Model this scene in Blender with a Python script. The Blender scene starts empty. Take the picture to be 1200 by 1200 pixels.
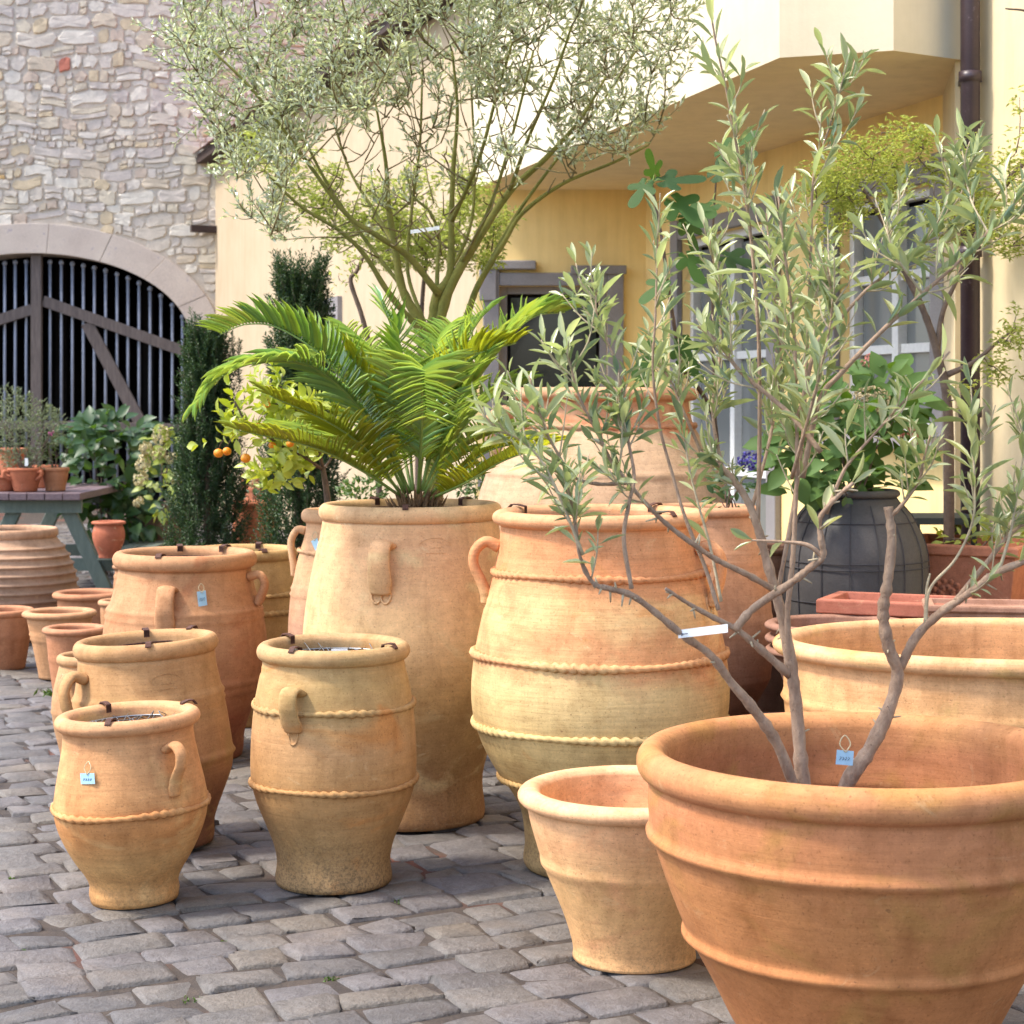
import bpy, math, random
import numpy as np
from mathutils import Vector, Matrix, noise as mnoise
R = math.radians
random.seed(7); rng = np.random.default_rng(7)
scene = bpy.context.scene

# ------------------------------------------------------------------ camera, sky, sun, exposure
F, H, HY = 2200.0, 1.5, 470.0          # focal length in photo pixels (1200 wide), eye height, horizon row
cam_d = bpy.data.cameras.new('camera'); cam = bpy.data.objects.new('camera', cam_d)
scene.collection.objects.link(cam); scene.camera = cam
cam.location = (0, 0, H); cam.rotation_euler = (R(90), 0, 0)
cam_d.sensor_width = 36; cam_d.lens = 36 * F / 1200
cam_d.shift_y = -(600 - HY) / 1200
cam_d.dof.use_dof = True; cam_d.dof.focus_distance = 5.3; cam_d.dof.aperture_fstop = 9
cam_d.clip_start = .05; cam_d.clip_end = 2000

SUN = Vector((-.56, -.10, .82)).normalized()
world = bpy.data.worlds.new('World'); scene.world = world; world.use_nodes = True
nt = world.node_tree; bg = nt.nodes['Background']
sky = nt.nodes.new('ShaderNodeTexSky'); sky.sky_type = 'NISHITA'; sky.sun_disc = False
sky.sun_elevation = math.asin(SUN.z); sky.sun_rotation = math.atan2(SUN.x, SUN.y)
sky.air_density = 1.0; sky.dust_density = 2.0; sky.ozone_density = 1.0
nt.links.new(sky.outputs[0], bg.inputs[0]); bg.inputs[1].default_value = .15
sun_d = bpy.data.lights.new('sun', 'SUN'); sun = bpy.data.objects.new('sun', sun_d)
scene.collection.objects.link(sun); sun_d.energy = 1.6; sun_d.angle = R(7); sun_d.color = (1, .93, .83)
sun.rotation_euler = SUN.to_track_quat('Z', 'Y').to_euler()
scene.view_settings.view_transform = 'Standard'; scene.view_settings.look = 'None'
scene.view_settings.gamma = 1; scene.view_settings.exposure = 1.7
scene.view_settings.use_curve_mapping = False
scene.render.engine = 'CYCLES'; scene.cycles.use_denoising = True
scene.cycles.max_bounces = 8; scene.cycles.transparent_max_bounces = 8

# ------------------------------------------------------------------ helpers
COL = scene.collection
def P(px, py, Y): return Vector(((px - 600) / F * Y, Y, H - (py - HY) / F * Y))
def C(r, g, b):
    f = lambda c: (c / 255 / 12.92) if c / 255 <= .04045 else ((c / 255 + .055) / 1.055) ** 2.4
    return (f(r), f(g), f(b), 1)
def tag(o, label=None, cat=None, group=None, kind=None):
    if label: o['label'] = label
    if cat: o['category'] = cat
    if group: o['group'] = group
    if kind: o['kind'] = kind
    return o
def empty(name, loc, label, cat, group=None):
    o = bpy.data.objects.new(name, None); COL.objects.link(o); o.location = loc
    o.empty_display_size = .05
    return tag(o, label, cat, group)
def link(name, me, parent=None):
    o = bpy.data.objects.new(name, me); COL.objects.link(o)
    if parent is not None: o.parent = parent
    return o
def mesh(name, V, Fc, mat, smooth=True, mats=None, mi=None):
    me = bpy.data.meshes.new(name); me.from_pydata([tuple(v) for v in V], [], Fc)
    for m in (mats or [mat]): me.materials.append(m)
    if mi is not None: me.polygons.foreach_set('material_index', mi)
    if smooth: me.polygons.foreach_set('use_smooth', [True] * len(me.polygons))
    me.update(); return me
class MB:
    def __init__(s): s.v = []; s.f = []; s.mi = []
    def add(s, V, Fc, mi=0):
        n = len(s.v); s.v.extend(V); s.f.extend([tuple(i + n for i in f) for f in Fc]); s.mi.extend([mi] * len(Fc)); return s
    def box(s, o, ax, ay, az, mi=0):
        o, ax, ay, az = Vector(o), Vector(ax), Vector(ay), Vector(az)
        V = [o, o + ax, o + ax + ay, o + ay, o + az, o + ax + az, o + ax + ay + az, o + ay + az]
        Fc = [(0, 3, 2, 1), (4, 5, 6, 7), (0, 1, 5, 4), (1, 2, 6, 5), (2, 3, 7, 6), (3, 0, 4, 7)]
        if ax.cross(ay).dot(az) < 0: Fc = [f[::-1] for f in Fc]
        return s.add(V, Fc, mi)
    def bx(s, x0, x1, y0, y1, z0, z1, mi=0): return s.box((x0, y0, z0), (x1 - x0, 0, 0), (0, y1 - y0, 0), (0, 0, z1 - z0), mi)
    def build(s, name, mat, parent=None, smooth=False, off=None, bevel=0):
        V = s.v
        if off is None and parent is not None: off = parent.location
        if off is not None: V = [Vector(v) - Vector(off) for v in V]
        mats = mat if isinstance(mat, list) else [mat]
        o = link(name, mesh(name, V, s.f, None, smooth, mats, s.mi), parent)
        if bevel:
            b = o.modifiers.new('bevel', 'BEVEL'); b.width = bevel; b.segments = 2; b.limit_method = 'ANGLE'
        return o
def catmull(pts, n=5):
    pts = [Vector(p) for p in pts]
    if len(pts) < 3: 
        return [pts[0].lerp(pts[-1], i / n) for i in range(n + 1)]
    out = []
    Q = [2 * pts[0] - pts[1]] + pts + [2 * pts[-1] - pts[-2]]
    for i in range(1, len(Q) - 2):
        p0, p1, p2, p3 = Q[i - 1], Q[i], Q[i + 1], Q[i + 2]
        for k in range(n):
            t = k / n
            out.append(.5 * ((2 * p1) + (p2 - p0) * t + (2 * p0 - 5 * p1 + 4 * p2 - p3) * t * t + (3 * p1 - p0 - 3 * p2 + p3) * t ** 3))
    out.append(pts[-1]); return out
def tube(pts, radii, seg=6, flat=None, up=None, cap=True, side=None):
    """swept tube; flat=(w,t) gives an elliptical section, 'up' its thin axis"""
    pts = [Vector(p) for p in pts]; n = len(pts)
    if isinstance(radii, (int, float)): radii = [radii] * n
    if len(radii) != n: radii = list(np.interp(np.linspace(0, 1, n), np.linspace(0, 1, len(radii)), radii))
    V = []; Fc = []; u = None
    for i, p in enumerate(pts):
        t = (pts[min(i + 1, n - 1)] - pts[max(i - 1, 0)]).normalized()
        if side is not None: u = Vector(side).cross(t).normalized()
        elif up is not None: u = (Vector(up) - t * t.dot(Vector(up))).normalized()
        elif u is None:
            u = t.orthogonal().normalized()
        else: u = (u - t * t.dot(u)).normalized()
        w = t.cross(u)
        for k in range(seg):
            a = 2 * math.pi * k / seg
            if flat: V.append(p + (u * math.sin(a) * flat[1] + w * math.cos(a) * flat[0]) * radii[i])
            else: V.append(p + (u * math.cos(a) + w * math.sin(a)) * radii[i])
    for i in range(n - 1):
        for k in range(seg):
            a, b = i * seg + k, i * seg + (k + 1) % seg
            Fc.append((a, b, b + seg, a + seg))
    if cap:
        Fc.append(tuple(range(seg))[::-1]); Fc.append(tuple(range((n - 1) * seg, n * seg)))
    return V, Fc

# ------------------------------------------------------------------ materials
def newmat(name):
    m = bpy.data.materials.new(name); m.use_nodes = True
    t = m.node_tree; return m, t, t.nodes['Principled BSDF'], t.links
def N(t, kind, **kw):
    n = t.nodes.new(kind)
    for k, v in kw.items():
        if k in n.inputs.keys(): n.inputs[k].default_value = v
        else: setattr(n, k, v)
    return n
def ramp(t, stops, inp=None, interp='LINEAR'):
    r = t.nodes.new('ShaderNodeValToRGB'); cr = r.color_ramp; cr.interpolation = interp
    while len(cr.elements) < len(stops): cr.elements.new(.5)
    for e, (p, c) in zip(cr.elements, stops): e.position = p; e.color = c if len(c) == 4 else (*c, 1)
    if inp is not None: t.links.new(inp, r.inputs[0])
    return r
def mix(t, fac, a, b, mode='MIX'):
    n = t.nodes.new('ShaderNodeMix'); n.data_type = 'RGBA'; n.blend_type = mode
    for sock, val in ((n.inputs[0], fac), (n.inputs[6], a), (n.inputs[7], b)):
        if isinstance(val, (int, float)): sock.default_value = val
        elif isinstance(val, tuple): sock.default_value = val
        else: t.links.new(val, sock)
    return n.outputs[2]
def noise(t, vec, scale, detail=4, rough=.6, dist=0):
    n = N(t, 'ShaderNodeTexNoise', Scale=scale, Detail=detail, Roughness=rough, Distortion=dist)
    if vec is not None: t.links.new(vec, n.inputs['Vector'])
    return n.outputs['Fac']
def mapping(t, vec, scale=(1, 1, 1), loc=(0, 0, 0)):
    m = N(t, 'ShaderNodeMapping'); m.inputs['Scale'].default_value = scale; m.inputs['Location'].default_value = loc
    t.links.new(vec, m.inputs['Vector']); return m.outputs[0]
def bump(t, h, strength, dist, prev=None):
    b = N(t, 'ShaderNodeBump', Strength=strength, Distance=dist); t.links.new(h, b.inputs['Height'])
    if prev is not None: t.links.new(prev, b.inputs['Normal'])
    return b.outputs[0]
BLACK, WHITE = (0, 0, 0, 1), (1, 1, 1, 1)
def rough_mat(name, c1, c2, scale=6, rough=.85, stretch=(1, 1, 1), speck=None, bumpd=.003, fine=120, coord='Object', metallic=0):
    m, t, b, L = newmat(name)
    co = N(t, 'ShaderNodeTexCoord').outputs[coord]; v = mapping(t, co, stretch)
    f = noise(t, v, scale, 6, .65); r = ramp(t, [(.3, c1), (.7, c2)], f)
    col = r.outputs[0]; g = noise(t, v, fine, 3, .6)
    col = mix(t, .35, col, ramp(t, [(.3, (.35, .35, .35, 1)), (.7, WHITE)], g).outputs[0], 'MULTIPLY')
    if speck: col = mix(t, ramp(t, [(.62, BLACK), (.7, WHITE)], noise(t, v, scale * 4, 4, .7)).outputs[0], col, speck)
    L.new(col, b.inputs['Base Color']); b.inputs['Roughness'].default_value = rough; b.inputs['Metallic'].default_value = metallic
    L.new(bump(t, g, .5, bumpd, bump(t, f, .4, bumpd * 4)), b.inputs['Normal'])
    return m
SEED = [0]
def terracotta(name, stops, h, patch=None, patch_lo=.55, chalk=.22, dirt=.35, streak=.35, rough=.82, sat=.98, val=.85, hue=.5):
    """fired clay: colour bands up the height (some jars with shade painted into the low ones), firing patches, throwing lines, specks, chalky bloom"""
    m, t, b, L = newmat(name); SEED[0] += 1; sd = SEED[0] * 3.7
    co = N(t, 'ShaderNodeTexCoord').outputs['Object']
    sep = N(t, 'ShaderNodeSeparateXYZ'); L.new(co, sep.inputs[0])
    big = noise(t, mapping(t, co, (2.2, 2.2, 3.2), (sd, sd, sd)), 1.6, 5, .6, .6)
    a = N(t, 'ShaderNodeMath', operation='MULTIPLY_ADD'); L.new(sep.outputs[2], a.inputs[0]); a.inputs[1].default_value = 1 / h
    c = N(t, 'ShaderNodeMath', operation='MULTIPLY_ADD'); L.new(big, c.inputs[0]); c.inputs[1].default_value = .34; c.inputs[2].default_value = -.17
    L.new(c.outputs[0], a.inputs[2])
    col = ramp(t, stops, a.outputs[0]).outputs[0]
    if patch:
        pm = noise(t, mapping(t, co, (3, 3, 4.5), (sd * 2, 1, sd)), 1.3, 4, .55, 1.0)
        col = mix(t, ramp(t, [(patch_lo, BLACK), (patch_lo + .13, (.85, .85, .85, 1))], pm).outputs[0], col, patch)
    st = noise(t, mapping(t, co, (2.5, 2.5, 70), (sd, 0, 0)), 1.5, 6, .7, .3)
    col = mix(t, streak, col, ramp(t, [(.3, (.66, .6, .54, 1)), (.5, (.95, .95, .95, 1)), (.7, (1.18, 1.16, 1.1, 1))], st).outputs[0], 'MULTIPLY')
    mot = noise(t, mapping(t, co, (1, 1, 1.5), (0, sd, 0)), 22, 6, .7)
    col = mix(t, .45, col, ramp(t, [(.3, (.72, .68, .64, 1)), (.65, (1.1, 1.1, 1.1, 1))], mot).outputs[0], 'MULTIPLY')
    fine = noise(t, mapping(t, co, (1, 1, 1), (sd, sd, 0)), 150, 4, .7)
    col = mix(t, .75, col, ramp(t, [(.28, (.42, .36, .3, 1)), (.42, (.97, .97, .97, 1)), (.62, (1.03, 1.03, 1.03, 1)), (.72, (1.45, 1.42, 1.35, 1))], fine).outputs[0], 'MULTIPLY')
    blot = noise(t, mapping(t, co, (1, 1, 1.3), (sd, 4, sd)), 7, 8, .72, .8)
    col = mix(t, .6, col, ramp(t, [(.32, (.74, .66, .56, 1)), (.5, (1, 1, 1, 1)), (.68, (1.16, 1.14, 1.1, 1))], blot).outputs[0], 'MULTIPLY')
    sp = noise(t, mapping(t, co, (1, 1, 1), (4, sd, 0)), 75, 2, .5)
    col = mix(t, ramp(t, [(.72, BLACK), (.76, (.55, .55, .55, 1))], sp).outputs[0], col, C(120, 84, 58))
    drip = noise(t, mapping(t, co, (9, 9, 1.1), (sd, sd, 7)), 1.6, 6, .65, .4)
    col = mix(t, .5, col, ramp(t, [(.34, (.72, .68, .6, 1)), (.5, (1, 1, 1, 1)), (.66, (1.12, 1.12, 1.1, 1))], drip).outputs[0], 'MULTIPLY')
    if chalk:
        cm = noise(t, mapping(t, co, (6, 6, 9), (sd, sd, 3)), 1.4, 8, .75, 1.6)
        cf = ramp(t, [(.60, BLACK), (.70, (chalk, chalk, chalk, 1))], cm).outputs[0]
        col = mix(t, cf, col, C(238, 214, 166))
    if dirt:
        dz = N(t, 'ShaderNodeMapRange'); L.new(a.outputs[0], dz.inputs[0]); dz.inputs[1].default_value = .34; dz.inputs[2].default_value = .0
        dm = N(t, 'ShaderNodeMath', operation='MULTIPLY'); L.new(dz.outputs[0], dm.inputs[0])
        L.new(ramp(t, [(.46, BLACK), (.6, (dirt, dirt, dirt, 1))], noise(t, co, 110, 5, .75)).outputs[0], dm.inputs[1])
        col = mix(t, dm.outputs[0], col, C(78, 66, 52))
    hs = N(t, 'ShaderNodeHueSaturation', Saturation=sat, Value=val, Hue=hue); L.new(col, hs.inputs['Color']); col = hs.outputs[0]
    L.new(col, b.inputs['Base Color']); b.inputs['Roughness'].default_value = rough
    b.inputs['Specular IOR Level'].default_value = .3
    n1 = bump(t, st, .35, .003); n2 = bump(t, mot, .35, .0025, n1); L.new(bump(t, fine, .35, .0008, n2), b.inputs['Normal'])
    return m
def leaf_mat(name, tops, under, island=False, rough=.38, trans=.35, tcol=None, spec=.5):
    m, t, b, L = newmat(name)
    rnd = N(t, 'ShaderNodeNewGeometry').outputs['Random Per Island'] if island else N(t, 'ShaderNodeObjectInfo').outputs['Random']
    col = ramp(t, [(i / max(1, len(tops) - 1), c) for i, c in enumerate(tops)], rnd).outputs[0]
    back = N(t, 'ShaderNodeNewGeometry').outputs['Backfacing']
    base = mix(t, back, col, under) if under else col
    L.new(base, b.inputs['Base Color']); b.inputs['Roughness'].default_value = rough
    b.inputs['Specular IOR Level'].default_value = spec
    tr = N(t, 'ShaderNodeBsdfTranslucent')
    L.new(mix(t, .6, col, tcol or (.35, .45, .06, 1)), tr.inputs[0])
    ms = N(t, 'ShaderNodeMixShader'); ms.inputs[0].default_value = trans
    L.new(b.outputs[0], ms.inputs[1]); L.new(tr.outputs[0], ms.inputs[2])
    L.new(ms.outputs[0], t.nodes['Material Output'].inputs[0])
    return m
def plain(name, c, rough=.7, metallic=0, spec=.5):
    m, t, b, L = newmat(name)
    co = N(t, 'ShaderNodeTexCoord').outputs['Object']
    f = noise(t, co, 35, 4, .6)
    L.new(mix(t, .3, c, ramp(t, [(.3, (.6, .6, .6, 1)), (.7, (1.1, 1.1, 1.1, 1))], f).outputs[0], 'MULTIPLY'), b.inputs['Base Color'])
    b.inputs['Roughness'].default_value = rough; b.inputs['Metallic'].default_value = metallic; b.inputs['Specular IOR Level'].default_value = spec
    return m
M = {}
def plaster(name, c1, c2, stain=.35, crack=.0):
    m, t, b, L = newmat(name)
    co = N(t, 'ShaderNodeNewGeometry').outputs['Position']
    col = ramp(t, [(.3, c1), (.7, c2)], noise(t, co, 1.1, 6, .6)).outputs[0]
    st = noise(t, mapping(t, co, (5, 5, .35)), 1.5, 7, .7, .3)
    col = mix(t, stain, col, ramp(t, [(.34, (.78, .75, .7, 1)), (.52, (1, 1, 1, 1)), (.7, (1.05, 1.05, 1.04, 1))], st).outputs[0], 'MULTIPLY')
    fi = noise(t, co, 55, 4, .7); md = noise(t, co, 6, 5, .7)
    col = mix(t, .25, col, ramp(t, [(.3, (.8, .8, .8, 1)), (.7, (1.06, 1.06, 1.06, 1))], md).outputs[0], 'MULTIPLY')
    vo = N(t, 'ShaderNodeTexVoronoi', feature='DISTANCE_TO_EDGE', Scale=.55); L.new(mix(t, .12, co, N(t, 'ShaderNodeTexNoise', Scale=2.5).outputs['Color']), vo.inputs['Vector'])
    cm = N(t, 'ShaderNodeMath', operation='MULTIPLY'); L.new(ramp(t, [(0, (crack, crack, crack, 1)), (.004, BLACK)], vo.outputs[0]).outputs[0], cm.inputs[0]); L.new(ramp(t, [(.5, BLACK), (.6, WHITE)], noise(t, co, .7, 3, .5)).outputs[0], cm.inputs[1])
    col = mix(t, cm.outputs[0], col, C(150, 126, 92))
    L.new(col, b.inputs['Base Color']); b.inputs['Roughness'].default_value = .92; b.inputs['Specular IOR Level'].default_value = .2
    L.new(bump(t, fi, .4, .002, bump(t, md, .3, .006)), b.inputs['Normal']); return m
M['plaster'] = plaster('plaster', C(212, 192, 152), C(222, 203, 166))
M['plaster_side_dimmed'] = plaster('plaster_side_dimmed', C(180, 161, 133), C(189, 171, 144))  # same paint as plaster, colour darkened to offset the sun on this wall
M['plaster_bounce'] = plaster('plaster_bounce_yellow', C(246, 214, 144), C(250, 222, 158), .4, .35)  # plaster under the overhang; warm bounced light put into its yellow
M['plaster_pale'] = plaster('plaster_pale', C(212, 201, 174), C(220, 210, 186), .2)
M['soffit'] = plaster('soffit_paint', C(236, 212, 164), C(242, 220, 176))
M['grey_paint'] = rough_mat('grey_paint', C(134, 128, 128), C(150, 144, 142), 4, .6, bumpd=.001)
M['white_paint'] = plain('white_paint', C(216, 216, 214), .5)
M['pipe'] = rough_mat('brown_pipe', C(58, 44, 50), C(72, 56, 60), 5, .4, speck=C(104, 92, 98), bumpd=.001)
M['wood_grey'] = rough_mat('weathered_wood', C(82, 72, 68), C(114, 102, 96), 6, .85, stretch=(6, 6, .6), bumpd=.003)
M['iron'] = rough_mat('grey_iron', C(116, 122, 136), C(146, 152, 166), 30, .5, metallic=0, bumpd=.0006)
M['dark_wood'] = rough_mat('dark_wood', C(52, 38, 34), C(74, 56, 48), 8, .85, stretch=(1, 1, 6))
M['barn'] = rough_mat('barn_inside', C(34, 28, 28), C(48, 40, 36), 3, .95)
M['sandstone'] = rough_mat('sandstone', C(186, 170, 158), C(206, 191, 176), 2.5, .9, speck=C(158, 146, 148), bumpd=.004, fine=70)
M['mortar'] = rough_mat('lime_mortar', C(196, 182, 164), C(211, 198, 181), 5, .95, speck=C(172, 156, 140), bumpd=.01, fine=50)
stone_cols = [(216, 204, 190), (211, 199, 186), (218, 204, 180), (212, 195, 171), (205, 193, 182), (214, 194, 160), (228, 218, 202), (206, 186, 166), (213, 200, 184)]
STONE = [rough_mat('rubble_stone_%s' % n, C(*[int(c * .9) for c in cc]), C(*[min(255, int(c * 1.02)) for c in cc]), 7, .9, speck=C(*[int(c * .84) for c in cc]), bumpd=.006, fine=60) for n, cc in zip(('lilac', 'grey', 'cream', 'tan', 'slate', 'ochre', 'white', 'brown', 'ash'), stone_cols)]
STONE.append(rough_mat('rubble_stone_red', C(186, 108, 88), C(200, 128, 104), 7, .9, bumpd=.006))
STONE.append(rough_mat('rubble_stone_yellow', C(204, 166, 108), C(214, 182, 130), 7, .9, bumpd=.006))
def cobble_mat(name, a, b_):
    m, t, b, L = newmat(name)
    g = N(t, 'ShaderNodeNewGeometry').outputs['Position']
    f = noise(t, g, 9, 6, .65); fi = noise(t, g, 190, 4, .7); md = noise(t, g, 42, 5, .7)
    col = ramp(t, [(.3, a), (.7, b_)], f).outputs[0]
    col = mix(t, .65, col, ramp(t, [(.3, (.5, .5, .5, 1)), (.66, (1.2, 1.2, 1.2, 1))], fi).outputs[0], 'MULTIPLY')
    col = mix(t, .5, col, ramp(t, [(.35, (.65, .63, .6, 1)), (.62, (1.12, 1.12, 1.12, 1))], md).outputs[0], 'MULTIPLY')
    dust = noise(t, g, 2.3, 4, .6)
    col = mix(t, ramp(t, [(.52, BLACK), (.7, (.25, .25, .25, 1))], dust).outputs[0], col, C(150, 132, 110))
    L.new(col, b.inputs['Base Color']); b.inputs['Roughness'].default_value = .62
    b.inputs['Specular IOR Level'].default_value = .4
    L.new(bump(t, fi, .7, .004, bump(t, md, .8, .012, bump(t, noise(t, g, 16, 4, .6), .7, .016))), b.inputs['Normal'])
    return m
COB = [cobble_mat('basalt_sett_blue', C(96, 92, 92), C(122, 117, 115)), cobble_mat('basalt_sett_grey', C(98, 94, 90), C(124, 118, 112)),
       cobble_mat('basalt_sett_warm', C(100, 94, 87), C(126, 118, 108)), cobble_mat('basalt_sett_dark', C(88, 85, 84), C(112, 108, 105))]
def joint_mat():
    m, t, b, L = newmat('joint_sand')
    g = N(t, 'ShaderNodeNewGeometry').outputs['Position']
    col = ramp(t, [(.3, C(50, 44, 40)), (.7, C(88, 76, 66))], noise(t, g, 14, 6, .7)).outputs[0]
    col = mix(t, ramp(t, [(.56, BLACK), (.66, (.8, .8, .8, 1))], noise(t, g, 1.1, 3, .5)).outputs[0], col, C(112, 66, 50))
    col = mix(t, .7, col, ramp(t, [(.3, (.45, .45, .45, 1)), (.7, (1.2, 1.2, 1.2, 1))], noise(t, g, 160, 4, .7)).outputs[0], 'MULTIPLY')
    L.new(col, b.inputs['Base Color']); b.inputs['Roughness'].default_value = .95
    L.new(bump(t, noise(t, g, 120, 4, .7), .8, .006), b.inputs['Normal']); return m
M['joint'] = joint_mat()
M['soil'] = rough_mat('potting_soil', C(52, 36, 30), C(84, 60, 48), 40, .95, bumpd=.008, fine=150)
M['rust'] = rough_mat('rusty_steel', C(70, 44, 34), C(98, 60, 44), 60, .8, bumpd=.0006)
M['wire'] = plain('galvanised_wire', C(150, 150, 150), .4, .7)
M['tag'] = plain('blue_card', C(168, 206, 226), .7)
M['ink'] = plain('ink', C(60, 70, 90), .7)
M['white'] = plain('white_plastic', C(232, 232, 228), .45)
M['string'] = plain('string', C(206, 190, 150), .9)
M['bark'] = rough_mat('olive_bark', C(140, 112, 90), C(184, 156, 130), 30, .9, speck=C(98, 76, 64), stretch=(1, 1, .5), bumpd=.006, fine=95)
M['bark_twig'] = rough_mat('olive_twig', C(168, 150, 122), C(198, 182, 148), 30, .85, bumpd=.001)
M['bark_moss'] = rough_mat('mossy_bark', C(98, 102, 40), C(134, 130, 62), 9, .95, speck=C(92, 80, 66), bumpd=.006, fine=90)
M['bark_moss_twig'] = rough_mat('mossy_twig', C(104, 96, 58), C(134, 122, 82), 9, .95, bumpd=.002)
M['bark_dark'] = rough_mat('dark_bark', C(84, 70, 62), C(116, 98, 84), 20, .9, bumpd=.003)
M['table_top'] = rough_mat('table_board', C(96, 78, 84), C(122, 102, 104), 6, .7, stretch=(8, .6, 8), bumpd=.002)
M['table_green'] = rough_mat('table_green_paint', C(82, 94, 84), C(104, 114, 102), 6, .7, stretch=(4, 4, 1), bumpd=.002)
M['dark_green'] = plain('dark_green_steel', C(38, 48, 46), .5)
M['slate_jar'] = rough_mat('slate_glaze', C(62, 60, 60), C(82, 79, 78), 5, .7, bumpd=.002)
M['net'] = plain('net_cord', C(62, 60, 64), .9)
M['red_clay'] = terracotta('red_clay', [(0, C(170, 100, 74)), (1, C(188, 116, 88))], .6, streak=.15)
m_, t_, b_, L_ = newmat('window_glass'); b_.inputs['Base Color'].default_value = (.012, .013, .016, 1); b_.inputs['Roughness'].default_value = .06; M['glass'] = m_
m_, t_, b_, L_ = newmat('pale_grey_glass'); b_.inputs['Base Color'].default_value = C(112, 116, 116); b_.inputs['Roughness'].default_value = .12; M['glass_pale'] = m_  # opaque pale grey pane
ol_t = [C(88, 118, 104), C(128, 148, 104), C(156, 170, 120), C(78, 108, 102), C(104, 128, 92), C(178, 188, 134)]
M['olive_leaf'] = leaf_mat('olive_leaf', ol_t, C(176, 182, 138), False, .22, .34, C(208, 216, 120), .6)
M['olive_leaf_s'] = leaf_mat('olive_leaf_mass', ol_t, C(176, 182, 138), True, .22, .34, C(208, 216, 120), .6)
M['olive_new'] = leaf_mat('olive_new_leaf', [C(186, 200, 136), C(204, 212, 156), C(172, 190, 124)], C(210, 216, 172), False, .3, .42, C(224, 232, 130))
M['olive_far'] = leaf_mat('olive_far_leaf', [C(156, 174, 130), C(188, 198, 154), C(144, 166, 144), C(208, 212, 158), C(176, 190, 148)], C(214, 220, 196), True, .16, .46, C(222, 230, 156), 1.0)
M['cycad'] = leaf_mat('cycad_leaflet', [C(116, 170, 116), C(148, 190, 96), C(110, 162, 112), C(186, 208, 88), C(156, 194, 116), C(176, 168, 92)], C(160, 194, 108), True, .24, .48, C(216, 230, 80), .8)
M['cycad_backlit'] = leaf_mat('cycad_backlit_leaflet', [C(166, 180, 60), C(188, 196, 60), C(148, 170, 66)], C(180, 190, 80), True, .28, .5, C(228, 226, 40))  # yellow of light shining through the leaflets put into the colour
M['rachis'] = plain('cycad_rachis', C(128, 150, 72), .5)
M['scales'] = rough_mat('cycad_scales', C(96, 70, 46), C(146, 112, 76), 60, .95, bumpd=.004)
M['citrus'] = leaf_mat('citrus_leaf', [C(150, 170, 52), C(182, 196, 70), C(132, 158, 52), C(202, 208, 82)], C(180, 192, 96), False, .35, .38, C(206, 210, 30))
M['orange'] = rough_mat('orange_peel', C(242, 140, 14), C(250, 156, 24), 12, .4, bumpd=.0006)
M['yew'] = leaf_mat('yew_needle', [C(44, 70, 42), C(62, 92, 50), C(50, 78, 56), C(84, 110, 54)], None, True, .5, .2, C(90, 120, 30))
M['hyd'] = leaf_mat('hydrangea_leaf', [C(26, 52, 28), C(35, 66, 30), C(22, 46, 28), C(48, 78, 32)], C(58, 86, 50), False, .42, .3, C(110, 150, 30))  # greens darkened: the shade by the gate is put into the leaf colour
M['hyd_s'] = leaf_mat('hydrangea_leaf_mass', [C(26, 52, 28), C(35, 66, 30), C(22, 46, 28), C(48, 78, 32)], C(58, 86, 50), True, .42, .3, C(110, 150, 30))  # same greens, darkened for shade
M['hyd_lt'] = leaf_mat('hydrangea_pale_leaf', [C(86, 116, 40), C(120, 138, 44), C(76, 108, 44), C(176, 150, 40)], C(150, 164, 80), False, .45, .35, C(190, 200, 30))
M['fig'] = leaf_mat('fig_leaf', [C(44, 74, 34), C(60, 92, 38), C(38, 66, 38)], C(86, 114, 60), False, .6, .3, C(120, 160, 30), .25)
M['maple'] = leaf_mat('maple_leaf', [C(160, 176, 84), C(184, 194, 98), C(146, 166, 80), C(198, 204, 118)], None, True, .5, .45, C(208, 216, 90))
M['shrub_s'] = leaf_mat('shrub_leaf_mass', [C(100, 118, 92), C(134, 148, 118), C(88, 104, 84), C(156, 164, 130)], None, True, .4, .25, C(170, 180, 90))
M['green_s'] = leaf_mat('green_leaf_mass', [C(66, 96, 46), C(92, 120, 56), C(54, 84, 48)], None, True, .45, .3, C(130, 160, 40))
M['cream_bloom'] = leaf_mat('cream_petal', [C(232, 222, 170), C(240, 228, 190), C(224, 204, 160)], None, True, .6, .3, C(240, 230, 160))
M['pink_bloom'] = leaf_mat('pink_petal', [C(206, 140, 128), C(220, 156, 140), C(190, 120, 116)], None, True, .6, .3, C(240, 170, 150))
M['dry_bloom'] = leaf_mat('dry_petal', [C(172, 158, 120), C(190, 174, 138), C(150, 136, 104)], None, True, .7, .2, C(200, 180, 120))
M['blue_bloom'] = leaf_mat('blue_petal', [C(74, 70, 150), C(96, 90, 176), C(60, 60, 130)], None, True, .6, .2, C(110, 100, 200))
M['magenta'] = leaf_mat('magenta_petal', [C(216, 90, 160), C(226, 120, 180)], None, True, .6, .2, C(230, 120, 190))

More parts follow.
